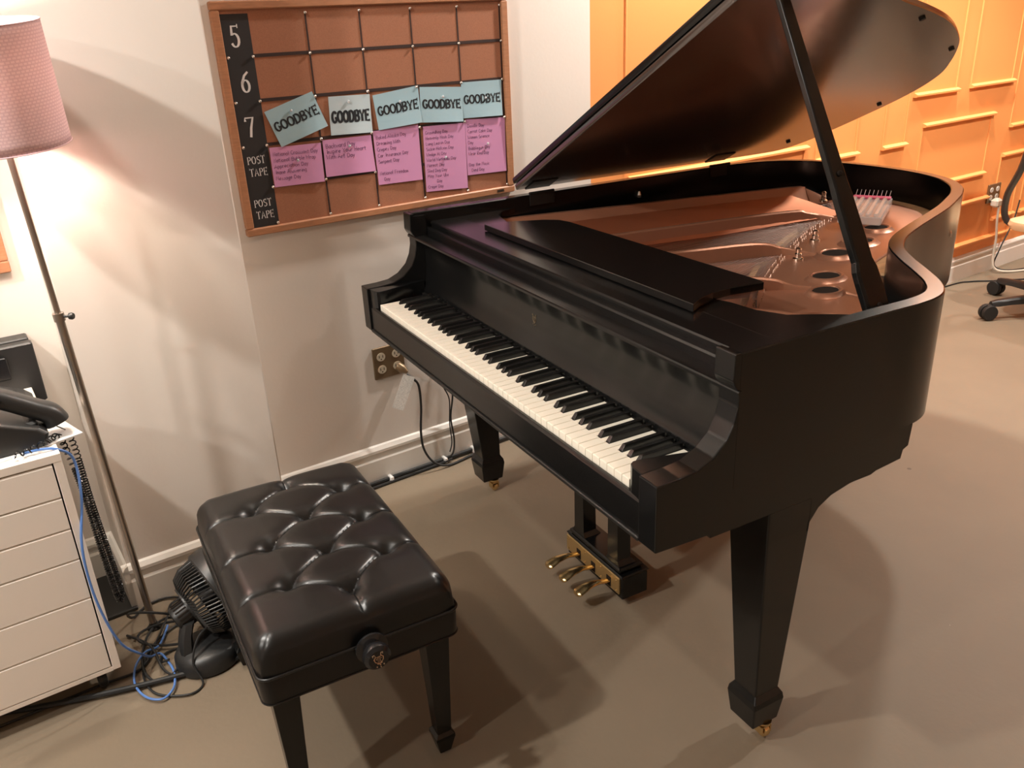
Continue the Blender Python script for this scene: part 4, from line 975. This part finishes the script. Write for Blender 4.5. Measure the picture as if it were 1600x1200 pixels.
m = MB(); m.tube(crom([W(-.37, .04, .012), W(0, .028, .012), W(.3, .028, .012), W(.6, .028, .012), W(1.0, .028, .012)], 8), .0075, 8); m.tube(crom([W(-.37, .055, .006), W(0, .045, .006), W(.22, .042, .007), W(.3, .043, .012)], 8), .005, 7)
tag(m.build('wall_cable', 'rubber', smooth=True), 'black cable bundle running along the white baseboard behind the piano', 'cable')
for s, lab in ((.055, 'white cable clip on the baseboard nearest the bench'), (.275, 'white cable clip where the hanging cords meet the wall cable'), (.40, 'white cable clip left of the far piano leg')):
    tag(MB().bbox(s-.006, s+.006, .0165, .045, .001, .024, .003, W).build('cable_clip', 'paper'), lab, 'cable clip', 'cable clips along the baseboard')
# cream plug and cord on the orange wall
wc = empty('appliance_cord', W(3.93, .03, .02)); tag(wc, 'cream power cord and plug hanging on the orange wall', 'cord')
MB().bbox(3.895, 3.955, .011, .055, .385, .435, .012, W).build('plug', 'white_cable', wc, smooth=False)
MB().tube(crom([W(3.925, .05, .39), W(3.935, .05, .30), W(3.96, .05, .20), W(3.965, .05, .10), W(3.96, .07, .03), W(4.02, .12, .008), W(4.2, .2, .008), W(4.5, .3, .008)], 8), .0065, 8).build('cable', 'white_cable', wc, smooth=True)
tag(MB().tube(crom([W(4.13, .06, .40), W(4.10, .06, .28), W(4.02, .05, .12), W(4.0, .05, .03), W(4.08, .12, .006), W(4.4, .2, .006)], 8), .004, 7).build('black_cord', 'rubber', smooth=True), 'thin black cord hanging beside the cream one on the orange wall', 'cord')
tag(MB().tube(crom([W(2.2, .035, .005), W(2.9, .030, .005), W(3.55, .045, .005), W(3.70, .085, .005), W(3.82, .17, .005), W(4.1, .32, .005), W(4.5, .4, .005)], 8), .004, 7).build('extension_lead', 'rubber', smooth=True), 'black cord lying on the floor from the piano tail toward the office chair', 'cord')

# ------------------------------------------------------------------ OFFICE CHAIR (mostly outside the frame)
HX, HY = -.565, 3.545
ch = empty('office_chair', (HX, HY, 0)); tag(ch, 'office chair with black five-star base and tan seat at the right edge', 'chair')
MB().lathe([(.045, .075), (.05, .085), (.05, .125), (.032, .135), (.028, .24), (.020, .25), (.020, .42)], (HX, HY, 0), n=24).build('gas_column', 'plastic', ch, smooth=True)
arms = [R(245 + 72*k) for k in range(5)]
for a in arms:
    d = Vector((math.cos(a), math.sin(a), 0)); q = Vector((-d.y, d.x, 0)); rings = []
    for t, w_, z0, z1 in ((.03, .030, .075, .125), (.15, .026, .078, .118), (.28, .024, .078, .108), (.35, .022, .072, .100), (.38, .016, .072, .094)):
        p = Vector((HX, HY, 0))+d*t; rings.append([p-q*w_+Vector((0, 0, z0)), p+q*w_+Vector((0, 0, z0)), p+q*w_*.9+Vector((0, 0, z1-.008)), p+q*w_*.5+Vector((0, 0, z1)), p-q*w_*.5+Vector((0, 0, z1)), p-q*w_*.9+Vector((0, 0, z1-.008))])
    arm_ = MB().loft(rings).build('base_arm', 'plastic', ch, smooth=True)
    c = Vector((HX, HY, .0395))+d*.375; k = MB()
    for e in (-1, 1): k.lathe([(.022, -.012), (.036, -.011), (.039, 0), (.036, .011), (.022, .012)], c+q*e*.016+d*.012, tuple(q), 18)
    k.lathe([(.020, 0), (.022, .01), (.018, .022), (.006, .028), (.006, .04)], c+Vector((0, 0, .012)), n=14); k.build('caster', 'rubber', arm_, smooth=True)
m = MB(); rr = []
for z, i in ((.425, .03), (.43, .008), (.450, 0), (.470, .004), (.478, .03)): rr.append(rrect(HX-.25+i, HX+.25-i, HY-.24+i, HY+.24-i, .08, z))
m.loft(rr).build('seat', 'seat', ch, smooth=True)
MB().box(HX-.1, HX+.1, HY-.1, HY+.1, .40, .425).build('seat_plate', 'plastic', ch)
# back frame on the far side with a curved bar at each side
for e in (-.55, 1):
    MB().tube(crom([(HX-.20, HY+e*.10, .41), (HX-.30, HY+e*.20, .44), (HX-.315, HY+e*.225, .56), (HX-.27, HY+e*.225, .70), (HX-.25, HY+e*.21, .85), (HX-.26, HY+e*.16, .98)], 6), .016, 8).build('back_bar', 'plastic', ch, smooth=True)
rr = []
for z, d_ in ((.60, 0), (.62, .01), (.80, .018), (.96, .01), (1.0, 0)):
    w_ = .19 if .61 < z < .99 else .17
    rr.append([Vector((HX-.262-d_*a, HY+.12+w_*.8*b, z)) for a, b in ((0, -1), (1, -.6), (1.2, 0), (1, .6), (0, 1), (-.8, .6), (-1, 0), (-.8, -.6))])
MB().loft(rr).build('backrest', 'plastic', ch, smooth=True)

# ------------------------------------------------------------------ things inside the piano
pk = empty('string_package', (-.14, 1.50, .884)); tag(pk, 'clear plastic package with a pink card strip lying at the piano tail', 'package')
c0 = Vector((-.085, 1.40, .8925)); ang = R(33)
PKT = lambda x, y, z: c0 + Vector((x*math.cos(ang)-y*math.sin(ang), x*math.sin(ang)+y*math.cos(ang), z))
MB().bbox(-.060, .060, -.150, .150, 0, .024, .003, PKT).build('tray', 'clear', pk)
MB().bbox(-.056, .056, .112, .146, .0245, .029, .001, PKT).build('card_strip', 'card', pk)
for k in range(9): MB().tube([PKT(-.050+k*.0125, .140, .026), PKT(-.047+k*.0125, .148, .046)], .0012, 4).build('bristle', 'paper', pk)
for k in range(5): MB().bbox(-.052+k*.022, -.040+k*.022, -.14, .105, .0245, .032, .002, PKT).build('rod', 'clear', pk)
